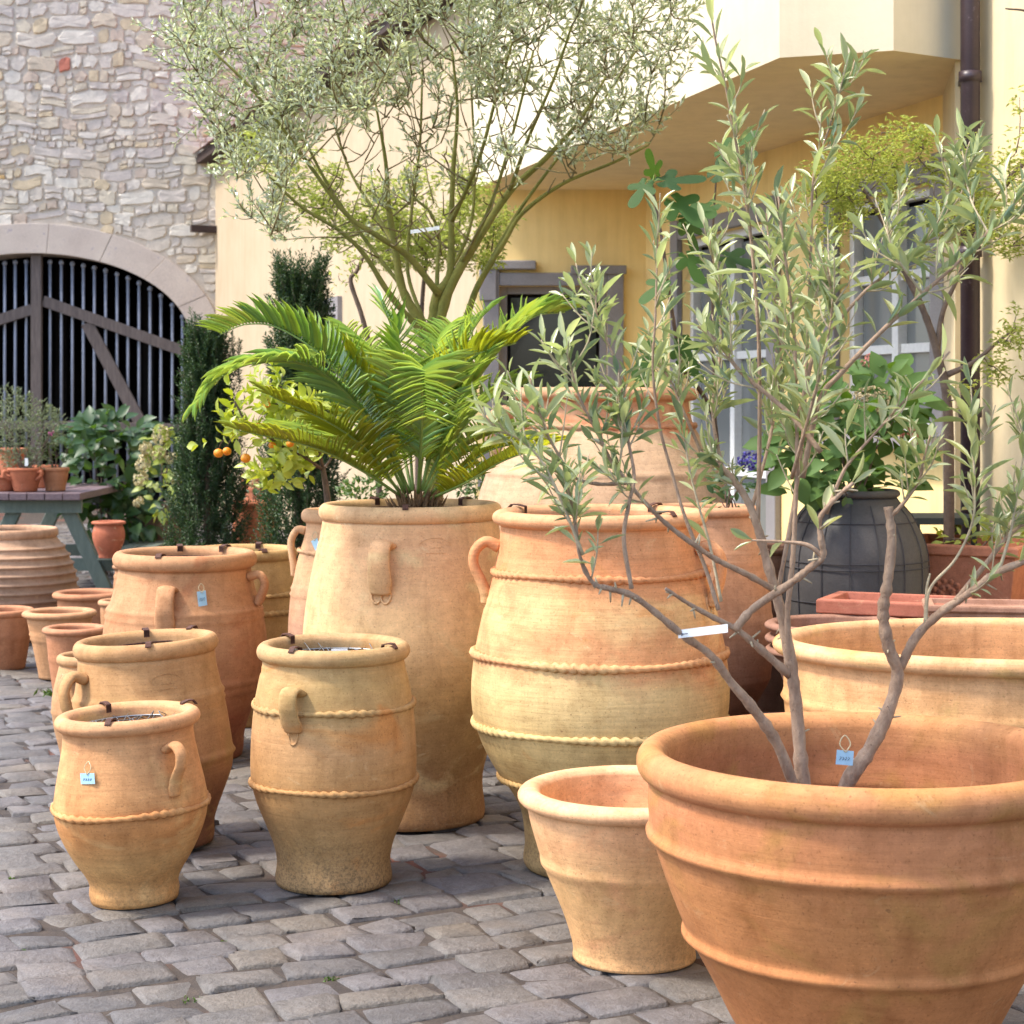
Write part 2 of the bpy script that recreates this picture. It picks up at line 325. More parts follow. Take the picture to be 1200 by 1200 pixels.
# ------------------------------------------------------------------ leaf templates
def leaf_template(rows, fold=.0, curl=.0):
    """rows of (t, half width); centre line + two edges"""
    V = []; Fc = []; idx = []
    for (t, w) in rows:
        h = -curl * t * t
        if w < 1e-6: idx.append((len(V),)); V.append((t, 0, h))
        else:
            idx.append((len(V), len(V) + 1, len(V) + 2)); V += [(t, -w, h + fold * w), (t, 0, h), (t, w, h + fold * w)]
    for a, b in zip(idx, idx[1:]):
        if len(a) == 1 and len(b) == 3: Fc += [(a[0], b[1], b[0])[::-1], (a[0], b[2], b[1])[::-1]]
        elif len(a) == 3 and len(b) == 1: Fc += [(a[0], a[1], b[0]), (a[1], a[2], b[0])]
        else: Fc += [(a[0], a[1], b[1], b[0]), (a[1], a[2], b[2], b[1])]
    return np.array(V, float), Fc
T_OLIVE = leaf_template([(0, .05), (.12, .12), (.32, .4), (.55, .5), (.78, .36), (.93, .14), (1, 0)], .2, .045)
T_SMALL = leaf_template([(0, 0), (.5, .5), (1, 0)], .3, .12)
T_BROAD = leaf_template([(0, .02), (.12, .2), (.3, .44), (.5, .5), (.72, .36), (.9, .13), (1, 0)], .25, .22)
T_LINE = leaf_template([(0, .4), (.4, .5), (.75, .3), (1, 0)], .25, .16)
def leaf_mass(T, Pn, D, Nn, L, W):
    Pn, D, Nn = np.asarray(Pn, float), np.asarray(D, float), np.asarray(Nn, float)
    L, W = np.asarray(L, float), np.asarray(W, float)
    D = D / np.linalg.norm(D, axis=1, keepdims=True)
    Nn = Nn - D * (D * Nn).sum(1, keepdims=True); Nn /= np.linalg.norm(Nn, axis=1, keepdims=True) + 1e-9
    S = np.cross(Nn, D)
    tv, tf = T; k = len(tv)
    V = (Pn[:, None, :] + D[:, None, :] * (tv[None, :, 0] * L[:, None])[..., None]
         + S[:, None, :] * (tv[None, :, 1] * W[:, None])[..., None] + Nn[:, None, :] * (tv[None, :, 2] * L[:, None])[..., None])
    n = len(Pn); V = V.reshape(-1, 3)
    Fc = [tuple(i * k + j for j in f) for i in range(n) for f in tf]
    return V, Fc
def mass_obj(name, T, Pn, D, Nn, L, W, mat, root, kind='stuff'):
    V, Fc = leaf_mass(T, Pn, D, Nn, L, W)
    V = V - np.array(root.location)
    o = link(name, mesh(name, V.tolist(), Fc, mat, True), root)
    if kind: o['kind'] = kind
    return o
def leaf_obj(name, me, p, d, n, L, W, root):
    d = Vector(d).normalized(); n = Vector(n); n = (n - d * d.dot(n)).normalized(); s = n.cross(d)
    o = link(name, me, root); p = Vector(p) - root.location
    m = Matrix(((d.x * L, s.x * W, n.x * L, p.x), (d.y * L, s.y * W, n.y * L, p.y), (d.z * L, s.z * W, n.z * L, p.z), (0, 0, 0, 1)))
    o.matrix_basis = m; return o
def rv(): 
    v = Vector((random.gauss(0, 1), random.gauss(0, 1), random.gauss(0, 1))); return v.normalized()

# ================================================================== THE SETTING
# ---- paving
ground = link('ground', mesh('ground', [(-60, -30, -.013), (60, -30, -.013), (60, 60, -.013), (-60, 60, -.013)], [(0, 1, 2, 3)], M['joint'], False))
tag(ground, 'old courtyard paving of worn grey basalt setts', None, None, 'structure')
def cobble(c4, top):
    """c4: four corners (x,y) counter-clockwise; rounded worn top, skirt into the joint"""
    V = []; Fc = []
    p = [Vector((x, y, 0)) for x, y in c4]; cen = (p[0] + p[1] + p[2] + p[3]) / 4
    gs = (0, .09, .91, 1)
    ph = random.random() * 9; tilt = (random.gauss(0, .012), random.gauss(0, .012))
    for j, v in enumerate(gs):
        for i, u in enumerate(gs):
            q = p[0].lerp(p[1], u).lerp(p[3].lerp(p[2], u), v)
            edge = (i in (0, 3)) + (j in (0, 3))
            if edge == 2: q = q.lerp(cen, .05)
            z = top - (.0, .0045, .010)[edge] + random.gauss(0, .0018)
            q += Vector((random.gauss(0, .0055), random.gauss(0, .0055), 0))
            z += tilt[0] * (q.x - cen.x) * 3 + tilt[1] * (q.y - cen.y) * 3
            V.append(Vector((q.x, q.y, z)))
    for j in range(3):
        for i in range(3):
            a = j * 4 + i; Fc.append((a, a + 1, a + 5, a + 4))
    ring = [0, 1, 2, 3, 7, 11, 15, 14, 13, 12, 8, 4]
    n0 = len(V)
    for r in ring:
        q = V[r]; d = (q - cen); d.z = 0; d.normalize(); V.append(Vector((q.x, q.y, 0)) + d * .004 + Vector((0, 0, -.05)))
    for k in range(12):
        a, b = ring[k], ring[(k + 1) % 12]; Fc.append((a, n0 + k, n0 + (k + 1) % 12, b))
    return V, Fc
ang = R(27); ca, sa = math.cos(ang), math.sin(ang)
stones = []; b = -8.0; row = 0
while b < 27:
    wrow = random.uniform(.128, .175); a = -14 + random.random() * .3
    wav = lambda q, r=row: .014 * math.sin(q * 2.1 + r * 1.7) + .01 * math.sin(q * 5.3 + r * .6)
    while a < 20:
        ln = random.choice((random.uniform(.125, .18), random.uniform(.17, .27)))
        j = .0035
        cs = [(a + j, b + j + wav(a)), (a + ln - j, b + j + wav(a + ln)), (a + ln - j, b + wrow - j + wav(a + ln)), (a + j, b + wrow - j + wav(a))]
        cx_, cy_ = a + ln / 2, b + wrow / 2
        X, Y = cx_ * ca - cy_ * sa, cx_ * sa + cy_ * ca
        if 3.4 < Y < 23 and -.31 * Y - .8 < X < .3 * Y + .5 and X < -.30 * Y + 5.6:
            q = []
            for (u, v) in cs:
                u += random.gauss(0, .008); v += random.gauss(0, .006)
                q.append((u * ca - v * sa, u * sa + v * ca))
            stones.append((Y, X, q))
        a += ln
    b += wrow; row += 1
stones.sort(key=lambda s: s[0])
rest = MB(); cnt = 0
for (Y, X, q) in stones:
    px = 600 + F * X / Y; py = HY + F * H / Y
    top = random.gauss(-.004, .003)
    V, Fc = cobble(q, top)
    vis = -20 < px < 1220 and py < 1225 and not (px > 860 and py > 760) and not (600 < px and py < 900)
    if vis and cnt < 300:
        me = mesh('sett', V, Fc, random.choices(COB, (4, 4, 1.5, 2.5))[0]); o = link('sett', me, ground); cnt += 1
    else: rest.add(V, Fc, random.choices(range(4), (4, 4, 1.5, 2.5))[0])
rest.build('distant_setts', COB, ground, True, off=(0, 0, 0))['kind'] = 'stuff'
# moss tufts and fallen leaf in the joints
# ---- stone barn wall with the arched gateway
YS = 26.0; sS = YS / F
ACX, ACY = 38, 402
wall = empty('barn_wall', (P(38, 470, YS).x, YS, 0), 'tall rubble stone barn wall with a round sandstone gateway arch', 'wall')
def wx(px): return (px - 600) * sS
def wz(py): return H - (py - HY) * sS
AX, AZ = wx(ACX), wz(ACY)
ai, bi_, ao, bo = 187 * sS, 105 * sS, 222 * sS, 140 * sS
# mortar backing with the opening
mb = MB(); xs0, xs1, zt = -12.0, wx(760), 9.5
na = 28; arc = [(AX + ai * math.cos(math.pi * (1 - k / na)), AZ + bi_ * math.sin(math.pi * (1 - k / na))) for k in range(na + 1)]
front = [(xs0, 0)] + [(AX - ai, 0)] + arc + [(AX + ai, 0), (xs1, 0)]
V = []; Fc = []
for k in range(len(front) - 1):
    (xa, za), (xb, zb) = front[k], front[k + 1]
    if abs(xa - xb) < 1e-6: continue
    n = len(V); V += [(xa, YS - .005, za), (xb, YS - .005, zb), (xb, YS - .005, zt), (xa, YS - .005, zt)]; Fc.append((n, n + 1, n + 2, n + 3))
for k in range(len(front) - 1):
    (xa, za), (xb, zb) = front[k], front[k + 1]
    if za == 0 and zb == 0: continue
    n = len(V); V += [(xa, YS - .012, za), (xb, YS - .012, zb), (xb, YS + .6, zb), (xa, YS + .6, za)]; Fc.append((n, n + 1, n + 2, n + 3))
mb.add(V, Fc); mb.bx(xs0, xs1, YS + .62, YS + .66, AZ + bi_ + .05, zt)
mb.build('mortar', M['mortar'], wall)
def rubble(q, depth):
    cen = Vector((sum(x for x, z in q) / len(q), 0, sum(z for x, z in q) / len(q)))
    n = len(q); V = []
    for x, z in q: V.append(Vector((x, YS + .01, z)))
    for x, z in q:
        p = Vector((x, 0, z)); p = cen + (p - cen) * random.uniform(.8, .93)
        V.append(Vector((p.x, YS - depth * random.uniform(.74, .98), p.z)))
    V.append(Vector((cen.x, YS - depth * random.uniform(.82, .95), cen.z)))
    Fc = []
    for k in range(n):
        k2 = (k + 1) % n; Fc.append((k, k2, n + k2, n + k)); Fc.append((n + k, n + k2, 2 * n))
    return V, Fc
rst = []
z = -.0
while z < 7.4:
    h = random.choice((random.uniform(.07, .11), random.uniform(.09, .16), random.uniform(.13, .21))); x = -7.4 - random.random() * .2
    while x < wx(262 if z < 4.6 else 520):
        w = h * random.choice((random.uniform(.7, 1.5), random.uniform(1.2, 3.2)))
        if w < .09: w = .09
        def piece(x0, x1, z0, z1):
            j = .004; g = lambda s: random.gauss(0, s)
            ow = lambda xx: .035 * math.sin(xx * 3.1 + z * 2) + .022 * math.sin(xx * 9 + z * 5)
            x0 += j; x1 -= j; z0 += j; z1 -= j; mx = (x0 + x1) / 2; mz = (z0 + z1) / 2
            c = min(z1 - z0, x1 - x0) * random.uniform(.15, .45); sx = .07 * (x1 - x0); sz = .12 * (z1 - z0)
            q = [(x0 + c * random.random(), z0), (mx + g(sx), z0 + g(sz)), (x1 - c * random.random(), z0), (x1, z0 + c), (x1 + g(sx * .4), mz), (x1, z1 - c * random.random()),
                 (x1 - c, z1), (mx + g(sx), z1 + g(sz)), (x0 + c, z1), (x0, z1 - c), (x0 + g(sx * .4), mz), (x0, z0 + c)]
            return [(a_, b_ + ow(a_)) for a_, b_ in q]
        r = random.random()
        if r < .22 and h > .11: ps = [piece(x, x + w, z, z + h * .45), piece(x, x + w, z + h * .45, z + h)]
        elif r < .3 and h > .11 and w > .2: ps = [piece(x, x + w * .6, z, z + h), piece(x + w * .6, x + w, z, z + h * .5), piece(x + w * .6, x + w, z + h * .5, z + h)]
        else: ps = [piece(x, x + w, z, z + h)]
        for q in ps:
            cx_ = sum(a for a, _ in q) / 12; cz_ = sum(c for _, c in q) / 12
            if cz_ > AZ: inside = ((cx_ - AX) / (ao + .03)) ** 2 + ((cz_ - AZ) / (bo + .04)) ** 2 < 1
            else: inside = abs(cx_ - AX) < ao + .05
            if inside: continue
            px, py = 600 + cx_ / sS, HY + (H - cz_) / sS
            area = (max(a for a, _ in q) - min(a for a, _ in q)) * (max(c for _, c in q) - min(c for _, c in q))
            vis = -15 < px < 262 and -15 < py < 420 and not (px > 225 and py < 150)
            rst.append((-(area if vis else area * .001), q))
        x += w
    z += h
rst.sort(key=lambda s: s[0]); rmb = MB()
wts = [8, 7, 10, 8, 5, 5, 9, 4, 9, .0, .5]
red = min(range(len(rst)), key=lambda k: math.hypot(sum(a for a, _ in rst[k][1]) / 12 - wx(70), sum(c for _, c in rst[k][1]) / 12 - wz(78)) - min(.15, .6 * math.sqrt(abs(rst[k][0]))))
for k, (ar, q) in enumerate(rst):
    V, Fc = rubble(q, random.uniform(.018, .045)); mi = 9 if k == red else random.choices(range(11), wts)[0]
    if k < 300:
        o = link('stone', mesh('stone', [v - wall.location for v in V], Fc, STONE[mi], False), wall)
    else: rmb.add(V, Fc, mi)
o = rmb.build('small_stones', STONE, wall); o['kind'] = 'stuff'
# the sandstone arch: dressed stones, jamb stones below
def wedge(pts_in, pts_out, y0, y1, mat, root, name):
    n = len(pts_in); V = []; Fc = []
    for y in (y0, y1):
        for x, zz in pts_in: V.append((x, y, zz))
        for x, zz in pts_out: V.append((x, y, zz))
    for k in range(n - 1):
        Fc.append((k, k + 1, n + k + 1, n + k)); a = 2 * n
        Fc.append((a + k + 1, a + k, a + n + k, a + n + k + 1))
        Fc.append((k + 1, k, a + k, a + k + 1)); Fc.append((n + k, n + k + 1, a + n + k + 1, a + n + k))
    Fc += [(0, n, 3 * n, 2 * n), (2 * n - 1, n - 1, 3 * n - 1, 4 * n - 1)]
    m = MB(); m.add([Vector(v) for v in V], Fc); return m.build(name, mat, root, bevel=.006)
vs = [0, .13, .25, .36, .47, .58, .7, .83, 1.0]
for k in range(8):
    t0, t1 = vs[k] * math.pi + .0012, vs[k + 1] * math.pi - .0012
    th = [t0 + (t1 - t0) * i / 8 for i in range(9)]
    pr = random.uniform(0, .008)
    wedge([(AX + (ai - .0) * math.cos(a), AZ + (bi_ - .0) * math.sin(a)) for a in th], [(AX + ao * math.cos(a), AZ + bo * math.sin(a)) for a in th], YS - .055 - pr, YS + .3, M['sandstone'], wall, 'arch_stone')
for s in (-1, 1):
    zz = AZ - .006
    while zz > .05:
        hh = min(zz, random.uniform(.5, .75)); m = MB()
        xa, xb = sorted((AX + s * ai, AX + s * ao)); m.bx(xa, xb, YS - .055, YS + .3, zz - hh + .006, zz)
        m.build('jamb_stone', M['sandstone'], wall, bevel=.006); zz -= hh
# barn room behind the gate
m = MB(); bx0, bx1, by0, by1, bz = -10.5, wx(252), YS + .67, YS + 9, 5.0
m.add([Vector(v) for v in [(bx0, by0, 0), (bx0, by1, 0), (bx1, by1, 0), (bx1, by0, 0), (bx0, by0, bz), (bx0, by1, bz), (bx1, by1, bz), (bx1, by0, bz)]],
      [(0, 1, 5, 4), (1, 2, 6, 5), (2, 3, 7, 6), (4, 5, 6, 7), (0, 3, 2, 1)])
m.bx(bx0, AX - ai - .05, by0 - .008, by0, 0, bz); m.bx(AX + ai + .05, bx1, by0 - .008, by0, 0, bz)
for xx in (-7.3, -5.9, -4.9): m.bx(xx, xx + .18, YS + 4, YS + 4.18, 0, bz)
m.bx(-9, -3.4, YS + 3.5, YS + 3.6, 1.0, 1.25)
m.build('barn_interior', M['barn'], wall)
# ---- the gate
gy = YS + .16
gate = empty('barn_gate', (AX, gy, 0), 'weathered grey timber gate with upright iron bars and diagonal braces', 'gate')
def gbar(p0, p1, w, th, name, mat, y=0.0):
    a, b = Vector((wx(p0[0]), gy + y, wz(p0[1]))), Vector((wx(p1[0]), gy + y, wz(p1[1])))
    d = b - a; L = d.length; d.normalize(); u = Vector((-d.z, 0, d.x)) if abs(d.z) < .99 else Vector((1, 0, 0))
    m = MB(); m.box(a - u * w / 2, d * L, u * w, Vector((0, -th, 0))); return m.build(name, mat, gate, bevel=.006)
gyb = lambda px: ACY - 105 * math.sqrt(max(0, 1 - ((px - ACX) / 187) ** 2))
for k, bxp in enumerate([-148, -135, -122, -109, -96, -83, -70, -57, -44, -31, -18, -5.5, 1.2, 13.6, 26.6, 54.7, 68, 81, 94, 107, 120.3, 133.8, 146.7, 159.7, 172.8, 185.6, 199, 211]):
    if bxp == -5.5: continue
    top = Vector((wx(bxp), gy + .03, wz(gyb(bxp) + 9))); bot = Vector((wx(bxp), gy + .03, .06))
    m = MB(); m.add(*tube([bot, top], .021, 8)); o = m.build('bar', M['iron'], gate, True)
    prof = [(.0, -.03), (.022, -.025), (.036, -.005), (.036, .015), (.02, .04), (0, .045)]
    V = []; Fc = []
    for (r, zz) in prof:
        for q in range(8): V.append(top + Vector((r * math.cos(q * math.pi / 4), r * math.sin(q * math.pi / 4), zz)))
    for i in range(5):
        for q in range(8): Fc.append((i * 8 + q, i * 8 + (q + 1) % 8, i * 8 + 8 + (q + 1) % 8, i * 8 + 8 + q))
    m = MB(); m.add(V, Fc); kn = m.build('knob', M['iron'], None, True, off=gate.location); kn.parent = o
gbar((41, 298), (41, 612), .145, .09, 'meeting_stile', M['wood_grey'], -.02)
gbar((48, 352), (213, 411), .15, .06, 'upper_rail', M['wood_grey'], -.01)
gbar((35, 362), (-140, 418), .15, .06, 'upper_rail', M['wood_grey'], -.01)
gbar((99, 378), (181, 530), .17, .05, 'brace', M['wood_grey'], .0)
gbar((-20, 378), (-102, 530), .17, .05, 'brace', M['wood_grey'], .0)
gbar((48, 498), (222, 502), .12, .06, 'lower_rail', M['wood_grey'], -.012)
gbar((35, 498), (-146, 502), .12, .06, 'lower_rail', M['wood_grey'], -.012)
m = MB(); m.add(*tube([P(238, 620, YS - .2), P(238, 386, YS - .2)], .058, 12)); m.add(*tube([P(238, 388, YS - .2), P(238, 381, YS - .2)], .07, 12))
o = m.build('gate_post', M['wood_grey'], None, True, off=P(238, 613, YS - .2)); o.location = P(238, 613, YS - .2)
tag(o, 'short round grey post standing before the right foot of the stone arch', 'post')

# ---- the yellow house: walls A (towards the barn), P (facing us), B (under the overhang), C (right)
house = empty('courtyard_house', (1.0, 15, 0), 'yellow plastered house with an overhanging upper storey and grey windows', 'house')
lineA = lambda Y: Vector((P(558, 470, 15.02).x - (Y - 15.02) * (P(558, 470, 15.02).x - P(252, 470, YS).x) / (YS - 15.02), Y, 0))
A_far = lineA(YS + .3); A_near = lineA(15.02)
lineF = lambda Y: Vector((-.2818 * Y + 3.92, Y, 0))
lineB = lambda Y: Vector((-.2818 * Y + 5.297, Y, 0))
ZS = 3.19; ZT = 8.0
class WF:
    """a wall plane: s along, z up, d outwards"""
    def __init__(s, p0, p1): s.p = p0.copy(); s.u = (p1 - p0).normalized(); s.L = (p1 - p0).length; s.n = Vector((s.u.y, -s.u.x, 0))
    def pt(s, a, z, d=0): return s.p + s.u * a + s.n * d + Vector((0, 0, z))
    def box(s, m, a0, a1, z0, z1, d0, d1, mi=0): return m.box(s.pt(a0, z0, d0), s.u * (a1 - a0), s.n * (d1 - d0), Vector((0, 0, z1 - z0)), mi)
    def panel(s, m, z0, z1, holes, mi=0, depth=.16):
        ss = sorted({0, s.L, *[h[0] for h in holes], *[h[1] for h in holes]}); zs = sorted({z0, z1, *[h[2] for h in holes], *[h[3] for h in holes]})
        for a, b in zip(ss, ss[1:]):
            for c, d in zip(zs, zs[1:]):
                if any(h[0] <= a and b <= h[1] and h[2] <= c and d <= h[3] for h in holes): continue
                m.add([s.pt(a, c), s.pt(b, c), s.pt(b, d), s.pt(a, d)], [(0, 1, 2, 3)], mi)
        for (a, b, c, d) in holes:
            m.add([s.pt(a, c), s.pt(b, c), s.pt(b, d), s.pt(a, d), s.pt(a, c, -depth), s.pt(b, c, -depth), s.pt(b, d, -depth), s.pt(a, d, -depth)],
                  [(0, 4, 5, 1), (1, 5, 6, 2), (2, 6, 7, 3), (3, 7, 4, 0)], mi)
def sof(px, w): # s along wall for an image column
    k = (px - 600) / F; return (k * w.p.y - w.p.x) / (w.u.x - k * w.u.y)
wA, wP = WF(A_far, A_near), WF(A_near, Vector((lineB(15).x, 15.0, 0)))
wB = WF(lineB(15.0), lineB(10.36)); pJ = Vector((2.20, 9.32, 0))
wJ = WF(lineB(10.36), pJ); wC = WF(Vector((2.262, 9.32, 0)), Vector((2.262 + .2818 * 6, 3.32, 0)))
# openings
sA0, sA1 = sof(340, wA), sof(401, wA)
hA = (sA0, sA1, 1.0, H + (470 - 349) / F * 19.5)
hP = (sof(575, wP) + .07, sof(722, wP) - .07, .9, 2.42)
hB1 = (sof(800, wB), sof(905, wB), .1, 2.72); hB2 = (sof(985, wB), sof(1098, wB), 1.32, 2.72)
m = MB(); wA.panel(m, 0, H + 280 / F * YS + .02, [hA]); m.build('wall', M['plaster_side_dimmed'], house)['label'] = 'pale yellow side wall running back to the barn'
m = MB(); wP.panel(m, 0, ZT, [hP]); m.build('wall', M['plaster_bounce'], house)
m = MB(); wB.panel(m, 0, ZS + .01, [hB1, hB2]); m.build('wall', M['plaster_bounce'], house)
m = MB(); wJ.panel(m, 0, ZS + .01, []); m.build('wall', M['plaster'], house)
m = MB(); wC.panel(m, 0, ZT, []); m.add([pJ, Vector((2.262, 9.32, 0)), Vector((2.262, 9.32, ZT)), pJ + Vector((0, 0, ZT))], [(0, 1, 2, 3)])
m.build('wall', M['plaster'], house)
# overhanging storey: soffit + faces
po = [lineF(15.0), lineF(9.24), Vector((1.839, 9.05, 0)), Vector((2.23, 9.30, 0))]
pi = [lineB(10.36), lineB(15.0)]
m = MB(); ring = po + [pJ + Vector((.03, 0.03, 0))] + pi
m.add([p + Vector((0, 0, ZS)) for p in ring], [tuple(range(len(ring)))[::-1]]); m.build('soffit', M['soffit'], house)
m = MB()
for a, b in zip(po, po[1:]): m.add([a + Vector((0, 0, ZS)), b + Vector((0, 0, ZS)), b + Vector((0, 0, ZT)), a + Vector((0, 0, ZT))], [(0, 1, 2, 3)])
m.build('upper_storey', M['plaster_pale'], house)
# roof over all
m = MB(); rr = [A_near, lineF(15.0)] + po[1:] + [Vector((2.262, 9.32, 0)), Vector((4.2, 3.3, 0)), Vector((12, 3.3, 0)), Vector((12, 24, 0)), Vector((2, 24, 0))][0:]
m.add([p + Vector((0, 0, ZT + .01)) for p in rr], [tuple(range(len(rr)))]); m.build('roof_deck', M['dark_wood'], house)
zE = H + 280 / F * YS
m = MB(); wA.box(m, -.1, wA.L - .02, zE - .02, zE + .1, -.4, .24); m.build('eave_board', M['dark_wood'], house)
m = MB()
for k in range(30):
    a = -.1 + k * (wA.L) / 30; 
    m.add([wA.pt(a, zE + .11, .3), wA.pt(a + wA.L / 30 - .02, zE + .11, .3), wA.pt(a + wA.L / 30 - .02, zE + 2.0, -3.2), wA.pt(a, zE + 2.0, -3.2)], [(0, 1, 2, 3)])
m.build('tile_roof', M['red_clay'], house)
m = MB(); wA.box(m, .35, .47, H + 204 / F * 25.5 - .04, H + 204 / F * 25.5 + .05, 0, .35); m.build('timber_stub', M['dark_wood'], house)
# window facing us: eared architrave
def window_parts(w, h, frame=.12, arch=.13, sash=.055, cols=2, rows=2, glass='glass', mat='grey_paint', sashmat='grey_paint', ears=True):
    a0, a1, z0, z1 = h
    m = MB(); w.box(m, a0 - arch, a0, z0 - .02, z1 + arch, .003, .05); w.box(m, a1, a1 + arch, z0 - .02, z1 + arch, .003, .05); w.box(m, a0, a1, z1, z1 + arch * .8, .003, .045)
    if ears:
        L = a1 - a0; w.box(m, a0 - arch - .02, a0 + L * .34, z1 + arch, z1 + arch + .07, .003, .085); w.box(m, a1 - L * .34, a1 + arch + .02, z1 + arch - .04, z1 + arch + .03, .051, .08)
        w.box(m, a0 - arch - .03, a0 - .02, z1 - .12, z1 + arch, .051, .07)
    win = m.build('window', M[mat], house, bevel=.008)
    def sub(name, mm, mt, bev=.004):
        o = mm.build(name, mt, None, off=house.location, bevel=bev); o.parent = win; return o
    m = MB(); w.box(m, a0 - arch - .04, a1 + arch + .04, z0 - .09, z0 - .021, .003, .14); sub('sill', m, M[mat])
    m = MB(); f = frame * .5
    w.box(m, a0, a0 + f, z0, z1, -.13, -.06); w.box(m, a1 - f, a1, z0, z1, -.13, -.06); w.box(m, a0 + f, a1 - f, z0, z0 + f, -.13, -.06); w.box(m, a0 + f, a1 - f, z1 - f, z1, -.13, -.06)
    sub('frame', m, M[sashmat])
    cw = (a1 - a0 - 2 * f) / cols; ch = (z1 - z0 - 2 * f) / rows
    for i in range(cols):
        for j in range(rows):
            m = MB(); x0 = a0 + f + i * cw; y0 = z0 + f + j * ch
            w.box(m, x0 + sash / 2, x0 + cw - sash / 2, y0 + sash / 2, y0 + ch - sash / 2, -.125, -.115); sub('pane', m, M[glass], 0)
    for i in range(1, cols):
        m = MB(); w.box(m, a0 + f + i * cw - sash * .7, a0 + f + i * cw + sash * .7, z0 + f, z1 - f, -.13, -.055); sub('glazing_bar', m, M[sashmat])
    for j in range(1, rows):
        m = MB(); w.box(m, a0 + f, a1 - f, z0 + f + j * ch - sash / 2, z0 + f + j * ch + sash / 2, -.129, -.075); sub('glazing_bar', m, M[sashmat])
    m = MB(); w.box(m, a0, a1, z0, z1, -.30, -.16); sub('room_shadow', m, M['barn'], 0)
    return win
window_parts(wP, hP, cols=1, rows=1)
window_parts(wB, hB1, cols=2, rows=3, arch=.15, ears=False, sashmat='white_paint', glass='glass_pale')
window_parts(wB, hB2, cols=2, rows=3, arch=.15, ears=False, sashmat='white_paint', glass='glass_pale')
# louvred shutter on the side wall
m = MB(); a0, a1, z0, z1 = hA
w = wA; w.box(m, a0, a0 + .08, z0, z1, -.05, .05); w.box(m, a1 - .08, a1, z0, z1, -.05, .05); w.box(m, a0 + .08, a1 - .08, z1 - .1, z1, -.05, .045); w.box(m, a0 + .08, a1 - .08, z0, z0 + .1, -.05, .045)
sh = m.build('shutter', M['grey_paint'], house)
k = z0 + .12
while k < z1 - .14:
    m = MB(); m.box(w.pt(a0 + .08, k, .03), w.u * (a1 - a0 - .16), Vector((0, 0, .012)), -w.n * .06 + Vector((0, 0, .07))); o = m.build('slat', M['grey_paint'], None, off=house.location); o.parent = sh; k += .085
m = MB(); w.box(m, a0, a1, z0, z1, -.155, -.06); o = m.build('backing', M['barn'], None, off=house.location); o.parent = sh
# rain pipe
pp = Vector(((1137 - 600) / F * 9.12, 9.12, 0))
m = MB(); m.add(*tube([pp + Vector((0, 0, .0)), pp + Vector((0, 0, ZT))], .047, 20)); dp = m.build('rain_pipe', M['pipe'], house, True)
for zz in (1.42, 2.2, 3.05):
    m = MB(); m.add(*tube([pp + Vector((0, 0, zz)), pp + Vector((0, 0, zz + .05))], .056, 20)); m.bx(pp.x - .012, pp.x + .012, pp.y, 9.318, zz + .012, zz + .038)
    o = m.build('bracket', M['pipe'], None, True, off=house.location); o.parent = dp

